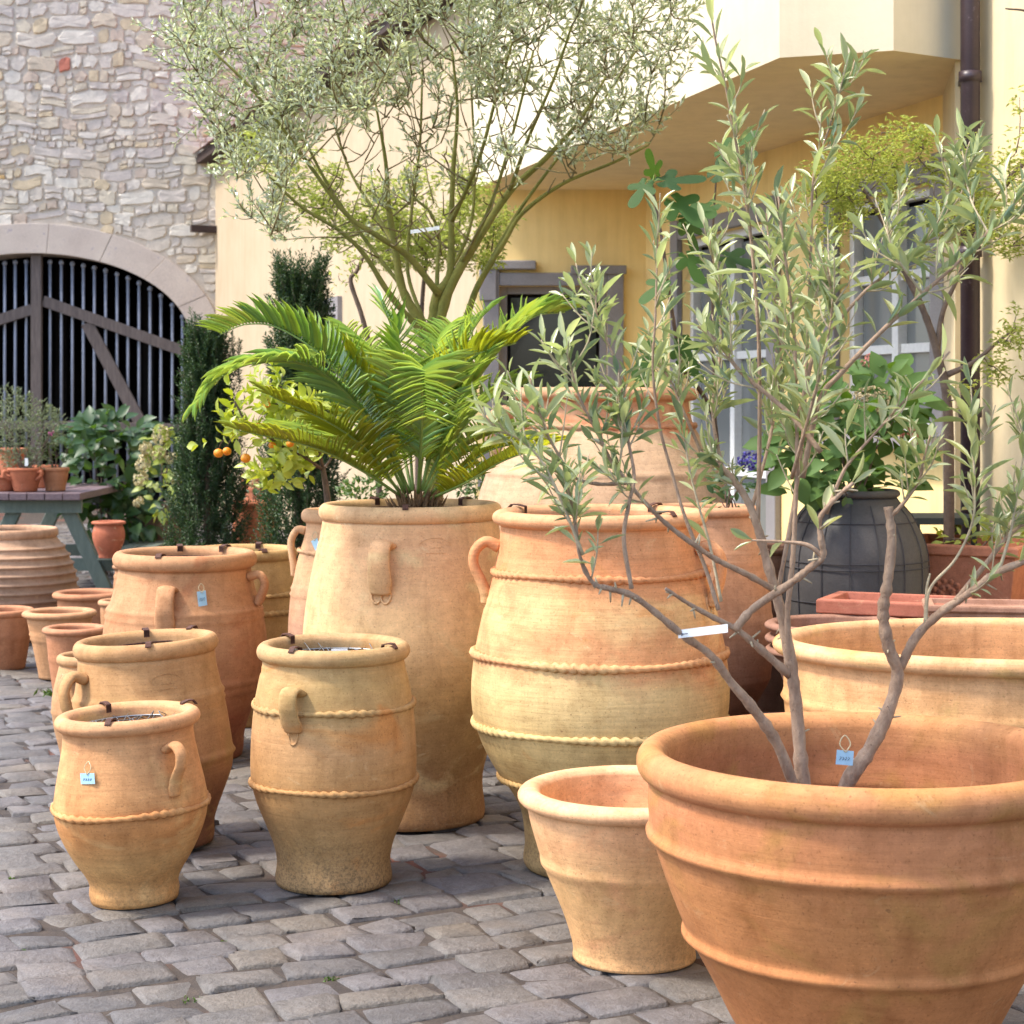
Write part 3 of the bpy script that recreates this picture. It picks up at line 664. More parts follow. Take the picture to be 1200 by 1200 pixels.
# ================================================================== POTS
TCO = dict(
  A=[(0, C(214, 160, 96)), (.35, C(216, 164, 100)), (.55, C(208, 148, 84)), (.8, C(216, 158, 102)), (1, C(214, 158, 108))],
)
class Pot: pass
def pot(name, label, cat, cx, prof, lip, yb=None, Y=None, mat=None, seg=72, ridges=(), grooves=(), soil=None, wall=.02, group=None, tilt=0, tiltx=0, step=.012, oval=1.0, wob=.004, z0=0.0, floor=.04):
    """prof: (half width px, row px) of the outline from foot to neck; lip: (half width px, row px, thickness px)"""
    p = Pot(); rb = prof[0][0]
    if Y is None: Y = (F * (H - z0) / (yb - HY)) / (1 - rb / F)
    s = Y / F; p.s = s; p.Y = Y; p.cx = cx
    zof = lambda y: max(0, H - (y - HY) * s - z0); p.z = zof
    root = empty(name, ((cx - 600) * s, Y, z0), label, cat, group); p.root = root
    pts = [(r * s, zof(y)) for r, y in prof]; pts[0] = (pts[0][0], 0)
    sm = catmull([(r, z, 0) for r, z in pts], 8)
    # resample by arc length
    d = [0]
    for a, b in zip(sm, sm[1:]): d.append(d[-1] + (b - a).length)
    n = max(10, int(d[-1] / step)); tt = np.linspace(0, d[-1], n)
    rr = np.interp(tt, d, [v.x for v in sm]); zz = np.interp(tt, d, [v.y for v in sm])
    p.rz = (zz.copy(), rr.copy())
    for (y, amp, wd) in ridges: rr = rr + amp * s * np.exp(-((zz - zof(y)) / (wd * s)) ** 2)
    for (y, amp) in grooves: rr = rr - amp * s * np.exp(-((zz - zof(y)) / (1.3 * s)) ** 2)
    zz[0] = 0
    prof2 = [(0, .012), (rr[0] - .012, .012), (rr[0] - .008, 0)] + list(zip(rr, zz))
    lr, ly, lt = lip; lr *= s; lz = zof(ly); lt *= s
    rn = rr[-1]; ax_ = max(.012, (lr - rn + wall) * .55); az_ = lt / 2; cxl = lr - ax_
    for a in np.linspace(-80, 175, 15): prof2.append((cxl + ax_ * math.cos(R(a)), lz + az_ * math.sin(R(a))))
    p.lip_r = lr; p.lip_z = lz + az_; p.in_r = cxl - ax_; p.lip_c = cxl
    zend = floor if soil is None else max(floor, lz - soil)
    inner = [(min(r - wall, rn - wall * .4) if z > zz[-1] - .02 else r - wall, z) for r, z in zip(rr[::-1], zz[::-1]) if z > zend]
    prof2 += [(max(.02, r), z) for r, z in inner]
    prof2 += [(prof2[-1][0] - .01, zend), (0, zend)]
    V = []; Fc = []; ph = random.random() * 6
    for (r, z) in prof2:
        for k in range(seg):
            a = 2 * math.pi * k / seg
            q = r * (1 + wob * math.sin(2 * a + ph) + wob * .5 * math.sin(3 * a + ph * 2 + z * 3)); zw = z + (wob * .8 * r * math.sin(a + ph) if z > .1 else 0)
            V.append((q * math.cos(a), q * math.sin(a) * oval, zw))
    for i in range(len(prof2) - 1):
        for k in range(seg):
            a, b = i * seg + k, i * seg + (k + 1) % seg; Fc.append((a, b, b + seg, a + seg))
    p.mat = mat
    p.body = link('body', mesh('pot_body', V, Fc, mat), root); root.rotation_euler = (tiltx, tilt, 0)
    if soil is not None:
        rs = np.interp(zend, p.rz[0], p.rz[1]) - wall; Vs = [(0, 0, zend + .02)]; Fs = []
        for q, (fr, hz) in enumerate(((.5, .018), (1.0, .006))):
            for k in range(24): Vs.append((rs * fr * math.cos(k * math.pi / 12), rs * fr * math.sin(k * math.pi / 12) * oval, zend + hz + random.gauss(0, .004)))
        for k in range(24): Fs.append((0, 1 + k, 1 + (k + 1) % 24)); Fs.append((1 + k, 25 + k, 25 + (k + 1) % 24, 1 + (k + 1) % 24))
        link('soil', mesh('soil', Vs, Fs, M['soil']), root); p.soil_z = zend
    p.r = lambda z: float(np.interp(z, p.rz[0], p.rz[1])); p.oval = oval
    return p
def direction(az): return Vector((math.sin(R(az)), -math.cos(R(az)), 0))
def rope(p, y, n, th=3.2, twist=1, seg=8, flat=.0):
    z = p.z(y); r = p.r(z); a_ = th * p.s; per = 8; V = []; Fc = []; tot = n * per
    slope = (p.r(z + .01) - p.r(z - .01)) / .02
    for i in range(tot):
        a = 2 * math.pi * i / tot
        for k in range(seg):
            b = 2 * math.pi * k / seg
            q = a_ * (.55 + (.5 + .25 * math.sin(a * 5.3 + y)) * abs(math.sin(n * a / 2 + .5 * math.sin(a * 7) + b)))
            rr = r + a_ * .35 + q * math.cos(b); V.append((rr * math.cos(a), rr * math.sin(a) * p.oval, z + q * math.sin(b) * 1.15 + .0025 * math.sin(a * 3 + y)))
    for i in range(tot):
        for k in range(seg):
            i2, k2 = (i + 1) % tot, (k + 1) % seg; Fc.append((i * seg + k, i2 * seg + k, i2 * seg + k2, i * seg + k2))
    return link('rope_band', mesh('rope_band', V, Fc, p.mat), p.root)
def handle(p, az, pts, w=9, t=4.5, thumbs=0, ty=None, flare=None):
    d = direction(az); P3 = []
    for off, y in pts:
        z = p.z(y); P3.append(d * (p.r(z) + off * p.s) + Vector((0, 0, z)))
    path = catmull(P3, 6); n = len(path)
    rad = flare or [1.15, 1, .95, .95, 1, 1.1, .9]
    V, Fc = tube(path, [x * p.s for x in np.interp(np.linspace(0, 1, n), np.linspace(0, 1, len(rad)), rad)], 14, flat=(w, t), side=Vector((math.cos(R(az)), math.sin(R(az)), 0)))
    # keep the section's wide axis tangential
    o = link('handle', mesh('handle', V, Fc, p.mat), p.root)
    if thumbs:
        z = p.z(ty); r = p.r(z); tn = Vector((math.cos(R(az)), math.sin(R(az)), 0))
        for k in range(thumbs):
            off = (k - (thumbs - 1) / 2) * 11 * p.s; pp_ = []
            for q in range(17):
                a = 2 * math.pi * q / 16; zz = z + 9 * p.s * math.sin(a); lat = off + 5.5 * p.s * math.cos(a)
                ang_ = R(az) + lat / p.r(zz); pp_.append(Vector((math.sin(ang_), -math.cos(ang_), 0)) * (p.r(zz) + .2 * p.s) + Vector((0, 0, zz)))
            V, Fc = tube(pp_, 1.5 * p.s, 6, cap=False); th = link('thumb_print', mesh('thumb_print', V, Fc, p.mat), o)
    return o
def stamp(p, az, y, w=19, h=11):
    """a small pressed maker's mark: an oval line with worn, unreadable marks"""
    m = MB(); z0 = p.z(y)
    def at(dx, dy):
        z = z0 + dy * p.s; a = R(az) + dx * p.s / p.r(z); return Vector((math.sin(a), -math.cos(a), 0)) * (p.r(z) + .0006) + Vector((0, 0, z))
    for q in range(22):
        a = math.pi * (.08 + .84 * q / 22)
        m.add(*tube([at(w * math.cos(a), h * math.sin(a)), at(w * math.cos(a + .06), h * math.sin(a + .06) - .4)], .0011, 5))
    for row, wid in ((0, 6), (-6, 11)):
        x = -wid
        while x < wid:
            l = random.uniform(1, 2.6); m.add(*tube([at(x, row), at(x + l, row + random.uniform(-.8, .8))], .001, 5)); x += l + 1.1
    return m.build('maker_stamp', p.mat, p.root, True, off=(0, 0, 0))
def price_tag(p, px, py, label, w=10, h=17, rot=0.0, dark=True, Yoff=None, sy=-14):
    """card hung by a loop on the pot's surface at a picture position"""
    s = p.s; Y = p.Y if Yoff is None else Yoff
    dx = (px - p.cx) * s; z = p.z(py); r = p.r(z) + .012
    dy = -math.sqrt(max(.0004, r * r - dx * dx)) if Yoff is None else 0
    c = Vector((p.root.location.x + dx, p.root.location.y + dy, z + p.root.location.z))
    o = empty('price_tag', c, label, 'price tag', 'blue price tags on the pots')
    az = math.atan2(dx, -dy) if Yoff is None else 0; o.rotation_euler = (0, 0, az)
    cr, sr = math.cos(rot), math.sin(rot); rt = lambda x, y: (x * cr - y * sr, 0, x * sr + y * cr)
    W, Hh = w * s / 2, h * s / 2
    V = [rt(-W, -Hh), rt(W, -Hh), rt(W, Hh), rt(-W, Hh)]; V = V + [(x, y + .0012, zz) for x, y, zz in V]
    link('card', mesh('card', V, [(0, 1, 2, 3), (7, 6, 5, 4), (0, 4, 5, 1), (1, 5, 6, 2), (2, 6, 7, 3), (3, 7, 4, 0)], M['tag'], False), o)
    if dark:
        m = MB()
        for k in range(4):
            x0 = -W * .6 + k * W * .32; q = [Vector(rt(x0, -Hh * .35)), Vector(rt(x0 + W * .2, random.uniform(-.1, .1) * Hh)), Vector(rt(x0 + W * .05, Hh * .1))]
            m.add(*tube([v + Vector((0, -.0008, 0)) for v in q], .0007, 4))
        m.build('handwriting', M['ink'], o, off=(0, 0, 0))
    top = Vector(rt(0, Hh * .8)); lp = [top + Vector((0, -.002, 0)), top + Vector((-.012, .002, .018)), top + Vector((0, .006, .036)), top + Vector((.012, .002, .018)), top + Vector((.001, -.002, 0))]
    V, Fc = tube(catmull(lp, 5), .0014, 5); link('string', mesh('string', V, Fc, M['string']), o)
    return o
def netting(p, label, clips, depth=.05, net=True, card=None):
    """wire netting laid inside the mouth, held by rusty rim clips"""
    s = p.s; o = empty('wire_netting', p.root.location + Vector((0, 0, p.lip_z - depth)), label, 'wire netting', 'wire nettings clipped into the jar mouths')
    o.rotation_euler = p.root.rotation_euler
    R0 = p.in_r * .985; m = MB()
    if net:
        n = 9; st = 2 * R0 / n
        for k in range(1, n):
            x = -R0 + k * st; L = math.sqrt(max(0, R0 * R0 - x * x)); npt = max(3, int(2 * L / (st * .5))); pts = []
            for q in range(npt + 1):
                y = -L + 2 * L * q / npt; pts.append(Vector((x + (st * .42 if q % 2 else -st * .1), y, .012 * math.sin(q * 2.3 + k) + random.gauss(0, .006))))
            m.add(*tube(pts, .0016, 4))
    ring = [Vector((R0 * math.cos(a), R0 * math.sin(a) * p.oval, 0)) for a in np.linspace(0, 2 * math.pi, 33)]
    m.add(*tube(ring, .003, 5, cap=False)); m.build('wire_mesh', M['wire'] if net else M['rust'], o, True, off=(0, 0, 0))
    for az in clips:
        d = direction(az); zt = depth; m = MB(); tn = Vector((d.y, -d.x, 0)); w = .011 + .002 * 0
        w = 3.4 * s
        rin, rout = p.in_r * .97, p.lip_r * .985
        prof = [(rin, zt - .022), (rin, zt + .0), (p.lip_c - (p.lip_r - p.lip_c) * .3, zt + .006), (p.lip_c + (p.lip_r - p.lip_c) * .4, zt + .005), (rout, zt - .008)]
        V = []; Fc = []
        for r, z in prof:
            for sg in (-1, 1):
                V += [d * r + tn * sg * w + Vector((0, 0, z)), d * (r) + tn * sg * w + Vector((0, 0, z + .004))]
        for i in range(len(prof) - 1):
            a = i * 4; b = a + 4; Fc += [(a, b, b + 2, a + 2), (a + 1, a + 3, b + 3, b + 1), (a, a + 1, b + 1, b), (a + 2, b + 2, b + 3, a + 3)]
        m.add(V, Fc); m.build('rim_clip', M['rust'], o, off=(0, 0, 0))
    if card:
        m = MB(); x, y = card; m.box((x - .022, y, -.01), (.05, .004, 0), (0, .002, 0), (.004, .004, .045)); m.build('paper_slip', M['white'], o, off=(0, 0, 0))
    return o

# -- A: small jar, front left
mA = terracotta('clay_small_jar', [(0, C(208, 150, 84)), (.25, C(214, 162, 96)), (.45, C(204, 138, 72)), (.62, C(212, 152, 92)), (.85, C(208, 150, 96)), (1, C(212, 156, 108))], .57, patch=C(222, 176, 112), patch_lo=.5, chalk=.15, streak=.4, sat=.95, hue=.5, val=.88)
pA = pot('small_jar', 'small ochre jar with one rope band in the front left corner', 'jar', 158, [(50, 1048), (52, 1042), (51, 1032), (56, 1020), (67, 1003), (78, 982), (86, 960), (88.5, 940), (86, 920), (81, 895), (77, 874), (75, 858)], (84, 842, 18), yb=1066, mat=mA, grooves=[(874, 1.0)], soil=.12, wall=.022, tilt=R(-2.2))
rope(pA, 941, 46, 3.6)
handle(pA, 46, [(0, 870), (15, 864), (25, 872), (22, 886), (10, 900), (4, 912), (1, 922)], 8, 4.6, 0)
price_tag(pA, 120, 897, 'blue price tag on the small ochre jar, front left', 20, 12, .1)
netting(pA, 'wire netting in the mouth of the small jar, front left', (-140, -10, 130), .04)
# -- B: middle jar with two ropes
mB = terracotta('clay_middle_jar', [(0, C(176, 142, 98)), (.2, C(186, 148, 98)), (.42, C(196, 148, 92)), (.6, C(200, 154, 104)), (.8, C(190, 156, 100)), (1, C(196, 158, 112))], .78, patch=C(204, 140, 76), patch_lo=.58, dirt=.7, streak=.3)
pB = pot('middle_jar', 'barrel shaped jar with two rope bands, beside the small ochre jar', 'jar', 391, [(67, 1034), (68, 1024), (66, 1006), (70, 985), (80, 960), (91, 932), (96, 908), (96.5, 880), (95, 850), (92, 822), (88, 800), (84, 782), (82, 772)], (89.5, 762, 20), yb=1049, mat=mB, grooves=[(786, 1.0)], soil=.14, wall=.024)
rope(pB, 823, 50, 3.4); rope(pB, 912, 56, 3.2)
handle(pB, -23, [(0, 800), (12, 795), (19, 800), (17, 815), (8, 831), (1.5, 842)], 12, 4.2, 1, 848)
stamp(pB, -42, 808)
netting(pB, 'wire netting with a white paper slip in the barrel shaped jar', (-130, -28, 60), .045, True, (.02, -.1))
# -- C: tall jar with the cycad
mC = terracotta('clay_tall_jar', [(0, C(170, 122, 82)), (.18, C(186, 142, 92)), (.38, C(214, 172, 112)), (.62, C(224, 182, 128)), (.86, C(222, 170, 122)), (1, C(222, 176, 126))], 1.12, patch=C(228, 196, 142), patch_lo=.56, chalk=.6, streak=.2, sat=.96, val=.9, hue=.503)  # darker low bands: the light fading towards the base is painted in
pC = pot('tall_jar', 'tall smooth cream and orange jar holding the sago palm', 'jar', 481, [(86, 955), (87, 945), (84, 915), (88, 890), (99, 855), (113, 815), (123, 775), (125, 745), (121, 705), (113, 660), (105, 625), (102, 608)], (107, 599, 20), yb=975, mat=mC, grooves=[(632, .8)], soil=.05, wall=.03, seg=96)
handle(pC, -13, [(0, 632), (10, 629), (17, 634), (16, 650), (9, 668), (2, 684)], 13, 5, 2, 686)
stamp(pC, 18, 634); netting(pC, 'rusty rim clips on the tall jar below the sago palm', (-150, 0, 140), .03, False)
# -- D (F in notes): big left jar
mF = terracotta('clay_left_jar', [(0, C(150, 92, 66)), (.2, C(166, 100, 70)), (.36, C(190, 132, 92)), (.6, C(200, 146, 102)), (1, C(204, 152, 108))], .85, patch=C(190, 126, 84), streak=.25)  # dark red lower clay, deepened with the shade between the jars
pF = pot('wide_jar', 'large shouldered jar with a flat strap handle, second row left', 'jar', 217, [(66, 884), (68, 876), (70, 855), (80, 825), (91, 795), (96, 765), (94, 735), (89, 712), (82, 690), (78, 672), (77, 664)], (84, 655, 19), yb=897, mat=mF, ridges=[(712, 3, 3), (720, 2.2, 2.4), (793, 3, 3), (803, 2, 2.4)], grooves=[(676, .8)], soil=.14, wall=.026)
handle(pF, -4, [(0, 684), (7, 682), (11, 690), (10, 705), (4, 718), (1, 728)], 11, 4, 2, 727)
handle(pF, 78, [(0, 674), (14, 672), (18, 682), (10, 696), (2, 706)], 6, 5)
price_tag(pF, 250, 693, 'blue price tag beside the strap handle of the large shouldered jar', 10, 17, .12)
netting(pF, 'rusty clips on the rim of the large shouldered jar', (-165, -12, 150), .04, False)
# -- G: second left jar, leaning over A
mG = terracotta('clay_loop_jar', [(0, C(136, 92, 68)), (.22, C(156, 106, 76)), (.42, C(186, 138, 92)), (.7, C(196, 150, 98)), (1, C(200, 154, 106))], .75, patch=C(178, 140, 86), streak=.25)  # low bands deepened: shade from the neighbouring jars painted into the brown
pG = pot('loop_handle_jar', 'banded jar with a thick loop handle, close behind the small ochre jar', 'jar', 183, [(67, 988), (68, 980), (70, 960), (82, 930), (92, 905), (94.5, 885), (92, 855), (88, 825), (83, 798), (80, 780), (79, 766)], (84, 756, 20), yb=1003, mat=mG, ridges=[(812, 3, 3), (820, 2, 2.4), (884, 3.2, 3)], grooves=[(781, 1)], soil=.14, wall=.026, tilt=R(-3))
handle(pG, -50, [(0, 785), (16, 780), (24, 795), (18, 815), (6, 832), (1, 842)], 9, 6)
stamp(pG, 26, 792); netting(pG, 'rusty clips on the rim of the banded loop handled jar', (-160, 5, 155), .04, False)
# -- H
mH = terracotta('clay_slim_jar', [(0, C(180, 130, 90)), (1, C(208, 164, 116))], .6, streak=.25)
pH = pot('slim_jar', 'slim pale jar half hidden left of the loop handled jar', 'jar', 105, [(28, 915), (29, 905), (34, 880), (41, 850), (43.5, 825), (41, 805), (37, 788), (35, 780)], (38, 772, 12), Y=7.3, mat=mH, ridges=[(833, 1.5, 2)], soil=.1, seg=48)
handle(pH, -20, [(0, 790), (10, 788), (14, 797), (8, 815), (1, 830)], 7, 5)
price_tag(pH, 82, 801, 'blue price tag on the slim pale jar at the left', 9, 13, .25, False)
# -- E amphora with the citrus tree
mE = terracotta('clay_amphora', [(0, C(186, 140, 108)), (.6, C(196, 150, 120)), (.8, C(214, 168, 124)), (1, C(218, 172, 130))], 1.0, streak=.2)
pE = pot('amphora', 'two handled amphora jar behind the tall jar, planted with the orange tree', 'jar', 396, [(36, 865), (37, 855), (42, 830), (53, 790), (58, 750), (57, 715), (54, 690), (47, 655), (39, 628), (37, 614)], (43, 604, 16), Y=7.75, mat=mE, ridges=[(687, 2, 2), (694, 2, 2)], soil=.05, seg=56)
rope(pE, 645, 30, 2.6)
handle(pE, -90, [(0, 622), (10, 621), (14, 634), (7, 652), (2, 664), (0, 675)], 5, 4.5)
price_tag(pE, 375, 636, 'blue price tag on the amphora jar behind the tall jar', 9, 15, .5, False)
# -- I
mI = terracotta('clay_back_jar', [(0, C(176, 132, 80)), (1, C(208, 168, 108))], .9, streak=.25)
pI = pot('roped_jar', 'yellowish jar with two rope bands between the shouldered jar and the amphora', 'jar', 287, [(45, 840), (46, 830), (54, 790), (63, 750), (66, 720), (64, 690), (60, 665), (57, 655)], (62, 648, 13), Y=8.8, mat=mI, soil=.1, seg=56, grooves=[(671, .7)])
rope(pI, 693, 44, 2.8); rope(pI, 714, 46, 2.8)
netting(pI, 'rusty clips on the yellowish roped jar, third row left', (30, 170, 100), .04, False)
# -- J: the pithos
mJ = terracotta('clay_pithos', [(0, C(176, 146, 98)), (.14, C(180, 146, 92)), (.24, C(206, 164, 100)), (.34, C(218, 186, 124)), (.54, C(222, 192, 134)), (.64, C(212, 152, 102)), (.72, C(220, 180, 124)), (.8, C(214, 152, 102)), (.9, C(216, 148, 98)), (1, C(222, 166, 120))], 1.14, patch=C(208, 144, 78), patch_lo=.62, chalk=.35, dirt=.5, streak=.5, sat=.98, val=.88)  # yellow-brown lowest bands paint in the shade below the belly
pJ_ = pot('pithos', 'very large storage jar with four rope bands in the middle of the yard', 'jar', 703, [(87, 1010), (90, 1004), (88, 985), (92, 950), (104, 925), (120, 903), (137, 872), (148, 840), (151, 805), (147, 765), (139, 725), (130, 690), (121, 655), (117, 630), (116, 616)], (126, 606, 18), yb=1035, mat=mJ, grooves=[(646, .8)], soil=.2, wall=.03, seg=128)
rope(pJ_, 668, 70, 3.9); rope(pJ_, 763, 80, 4.4); rope(pJ_, 843, 84, 4.0); rope(pJ_, 906, 76, 3.2)
handle(pJ_, -86, [(0, 640), (16, 634), (27, 644), (26, 660), (12, 680), (3, 694), (0, 706)], 8, 6.5)
handle(pJ_, 68, [(0, 640), (16, 636), (26, 648), (22, 668), (10, 690), (1, 704)], 10, 6.5, 2, 704)
netting(pJ_, 'rusty rim clips on the very large rope banded jar', (-120, 140, 40), .05, False)
# -- L: pale giant behind
mL = terracotta('clay_giant', [(0, C(196, 158, 122)), (.72, C(208, 172, 138)), (.86, C(212, 178, 142)), (.91, C(208, 140, 98)), (1, C(218, 168, 128))], 1.55, streak=.4)
pL = pot('giant_jar', 'giant pale jar with a narrow orange neck behind the rope banded jar', 'jar', 708, [(95, 850), (98, 840), (112, 790), (138, 720), (152, 650), (151, 600), (140, 560), (122, 525), (106, 500), (100, 480), (99, 470)], (111, 462, 15), Y=8.4, mat=mL, ridges=[(553, 2.5, 2.5)], soil=.2, seg=96)
rope(pL, 499, 60, 3.2)
handle(pL, -82, [(0, 486), (20, 482), (32, 492), (26, 508), (8, 524), (0, 534)], 10, 7)
# -- K pots
mK = terracotta('clay_ringed', [(0, C(170, 124, 96)), (.6, C(190, 138, 104)), (.9, C(202, 146, 106)), (1, C(206, 154, 116))], .95, streak=.3)
pK = pot('ringed_pot', 'tall ringed pot seen through the olive stems, right of the rope banded jar', 'pot', 826, [(48, 850), (50, 842), (62, 820), (76, 790), (79, 760), (78, 720), (74, 680), (66, 640), (60, 612), (58, 604)], (64, 598, 12), Y=7.5, mat=mK, ridges=[(645, 1.8, 2), (652, 1.8, 2), (658, 1.8, 2), (722, 2.4, 2), (729, 2.4, 2), (736, 2, 2), (793, 2.4, 2), (800, 2, 2)], soil=.1, seg=56)
mK2 = terracotta('clay_ringed_back', [(0, C(160, 118, 94)), (1, C(184, 136, 106))], .8, streak=.3)
pot('ringed_pot', 'brownish ringed pot behind the tall ringed pot, beside the slate jar', 'pot', 880, [(46, 790), (50, 770), (58, 735), (61, 705), (61, 680), (59, 655), (57, 648)], (60, 643, 8), Y=8.6, mat=mK2, ridges=[(674, 3, 2), (679, 2, 2), (711, 3, 2)], soil=.1, seg=48)
# -- M: small bowl pot
mM = terracotta('clay_bell_pot', [(0, C(224, 172, 116)), (.4, C(226, 176, 116)), (.7, C(228, 174, 122)), (1, C(232, 182, 138))], .5, patch=C(222, 160, 110), chalk=.3, streak=.18, sat=.97, val=.92, hue=.5)
pM = pot('bell_pot', 'empty flared pale pot with one raised band, beside the big front bowl', 'pot', 743, [(72, 1127), (73, 1122), (71, 1112), (74, 1096), (82, 1070), (93, 1043), (103, 1019), (109, 1003), (115, 983), (121, 962), (124, 948)], (136, 931, 21), yb=1142, mat=mM, ridges=[(1008, 3.4, 3.6)], wall=.03, seg=96)
# -- N: big front bowl
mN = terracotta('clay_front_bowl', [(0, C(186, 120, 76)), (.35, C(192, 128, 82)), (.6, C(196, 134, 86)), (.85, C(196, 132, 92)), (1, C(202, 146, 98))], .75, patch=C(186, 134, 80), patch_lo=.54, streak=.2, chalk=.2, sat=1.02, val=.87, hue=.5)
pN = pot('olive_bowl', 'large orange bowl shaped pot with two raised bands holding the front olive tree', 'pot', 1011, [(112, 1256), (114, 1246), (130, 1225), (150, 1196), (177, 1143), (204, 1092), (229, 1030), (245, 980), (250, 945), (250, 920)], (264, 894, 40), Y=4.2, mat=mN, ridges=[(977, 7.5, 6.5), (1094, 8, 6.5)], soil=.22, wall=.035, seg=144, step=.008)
price_tag(pN, 990, 888, 'blue price tag hanging against the inside of the big olive bowl', 20, 17, -.08, True, 4.62)
# -- O: oval tub right
mO = terracotta('clay_oval_tub', [(0, C(206, 160, 98)), (.5, C(220, 172, 108)), (.8, C(226, 172, 116)), (1, C(230, 180, 132))], .78, patch=C(208, 170, 104), streak=.35)
pO = pot('oval_tub', 'long oval pale tub with one raised band at the right edge', 'tub', 1205, [(250, 950), (256, 930), (276, 880), (284, 840), (286, 800), (285, 775)], (299, 757, 21), Y=5.75, mat=mO, ridges=[(817, 4, 4)], wall=.03, seg=128, oval=.72, soil=None)
stamp(pO, -42, 783, 14, 10)
# -- Q: nested bowls
mQ = terracotta('clay_dull', [(0, C(150, 108, 90)), (1, C(176, 134, 112))], .5, streak=.2)
for k, (yy, lb) in enumerate(((762, 'lowest of the stacked dull brown bowls behind the oval tub'), (748, 'middle bowl of the dull brown stack behind the oval tub'), (733, 'topmost bowl of the dull brown stack behind the oval tub'))):
    zb = (.30, .345, .39)[k]
    pot('stacked_bowl', lb, 'bowl', 985, [(50, HY + (H - zb) / 7.0 * F), (66, 800 - k * 14), (78, yy + 14), (80, yy + 8)], (88, yy, 9), Y=7.0, mat=mQ, wall=.015, seg=56, z0=zb, group='stacked dull brown bowls')
    if k == 0:
        m = MB(); m.bx(-.3, .3, -.25, .25, 0, .3); st_ = m.build('crate', M['dark_wood'], None, off=(0, 0, 0), bevel=.01); st_.location = ((985 - 600) / F * 7.0, 7.0, 0); tag(st_, 'dark wooden crate under the stacked brown bowls', 'crate')
# -- R: slate jar with net
mR = M['slate_jar']
pR = pot('slate_jar', 'dark slate grey jar under a cord net, planted with hydrangea', 'jar', 1002, [(52, 865), (55, 850), (72, 790), (82, 720), (84, 665), (80, 635), (66, 605), (52, 588), (48, 582)], (52, 578, 9), Y=8.1, mat=mR, soil=.06, seg=64)
m = MB()
for k in range(16):
    d = direction(k * 22.5 + 8); m.add(*tube([d * (pR.r(z) + .004) + Vector((0, 0, z)) for z in np.linspace(.05, pR.z(590), 24)], .002, 5))
for yy in (610, 655, 662, 700, 750): 
    z = pR.z(yy); m.add(*tube([Vector((math.cos(a), math.sin(a), 0)) * (pR.r(z) + .004) + Vector((0, 0, z)) for a in np.linspace(0, 2 * math.pi, 49)], .002, 5, cap=False))
m.build('cord_net', M['net'], pR.root, True, off=(0, 0, 0))
# -- S square planter, T trough
def square_planter(name, label, cat, c, rotz, top, bot, h, lipw, liph, mat, depth=.1, rosette=False, z0=0.0, wy=1.0):
    o = empty(name, (c[0], c[1], z0), label, cat); o.rotation_euler = (0, 0, rotz)
    def ring(hw, z): return [Vector((-hw, -hw * wy, z)), Vector((hw, -hw * wy, z)), Vector((hw, hw * wy, z)), Vector((-hw, hw * wy, z))]
    seq = [(bot - .02, .012), (bot, 0), (bot, .01), (top - lipw, h - liph), (top, h - liph + .006), (top, h - .006), (top - .008, h), (top - lipw - .018, h), (top - lipw - .024, h - .02), (bot - .01 if False else top - lipw - .05, h - depth)]
    V = []; Fc = []
    for hw, z in seq: V += ring(hw, z)
    n = len(seq)
    for i in range(n - 1):
        for k in range(4): a, b_ = i * 4 + k, i * 4 + (k + 1) % 4; Fc.append((a, b_, b_ + 4, a + 4))
    Fc.append((3, 2, 1, 0)); Fc.append(tuple(range(4 * n - 4, 4 * n)))
    m = MB(); m.add(V, Fc); b_ = m.build('body', mat, o, off=(0, 0, 0)); mod = b_.modifiers.new('b', 'BEVEL'); mod.width = .008; mod.segments = 2; mod.limit_method = 'ANGLE'
    for p_ in b_.data.polygons: p_.use_smooth = False
    if rosette:
        for f in range(4):
            dd = Vector((0, -1, 0)); m = MB()
            zc = h * .52; hw = bot + (top - lipw - bot) * .52
            rot = Matrix.Rotation(f * math.pi / 2, 4, 'Z')
            for rr_, nn in ((.03, 8), (.062, 12)):
                for q in range(nn):
                    a = 2 * math.pi * q / nn + rr_ * 20; ctr = Vector((rr_ * math.cos(a), -hw - .0, zc + rr_ * math.sin(a)))
                    V = []; Fq = []
                    for i, (rr2, dp_) in enumerate(((.02, 0), (.015, .012), (0.004, .016))):
                        for k in range(6): V.append(rot @ (ctr + Vector((rr2 * math.cos(k * math.pi / 3), -dp_, rr2 * math.sin(k * math.pi / 3)))))
                    for i in range(2):
                        for k in range(6): Fq.append((i * 6 + k, i * 6 + (k + 1) % 6, i * 6 + 6 + (k + 1) % 6, i * 6 + 6 + k))
                    m.add(V, Fq)
            m.build('rosette', mat, o, True, off=(0, 0, 0))
    return o
mS = terracotta('clay_square', [(0, C(188, 116, 84)), (1, C(200, 128, 94))], .5, streak=.12)
mT = terracotta('clay_trough', [(0, C(164, 96, 76)), (1, C(182, 112, 90))], .5, streak=.12)
S_Y = 8.15; c0 = P(1142, 640, S_Y)
square_planter('square_planter', 'square terracotta planter with moulded rosettes by the right edge', 'planter', (c0.x + .06, S_Y + .36), R(-32), .33, .25, .46, .02, .05, mS, .06, True, z0=c0.z - .46)
m = MB(); m.bx(-.30, .30, -.30, .30, 0, c0.z - .463); o = m.build('stone_plinth', M['sandstone'], None, off=(0, 0, 0), bevel=.01); o.location = (c0.x + .06, S_Y + .36, 0); o.rotation_euler = (0, 0, R(-32)); tag(o, 'rough stone block carrying the square rosette planter', 'plinth')
T_Y = 7.2; c1 = P(1050, 704, T_Y)
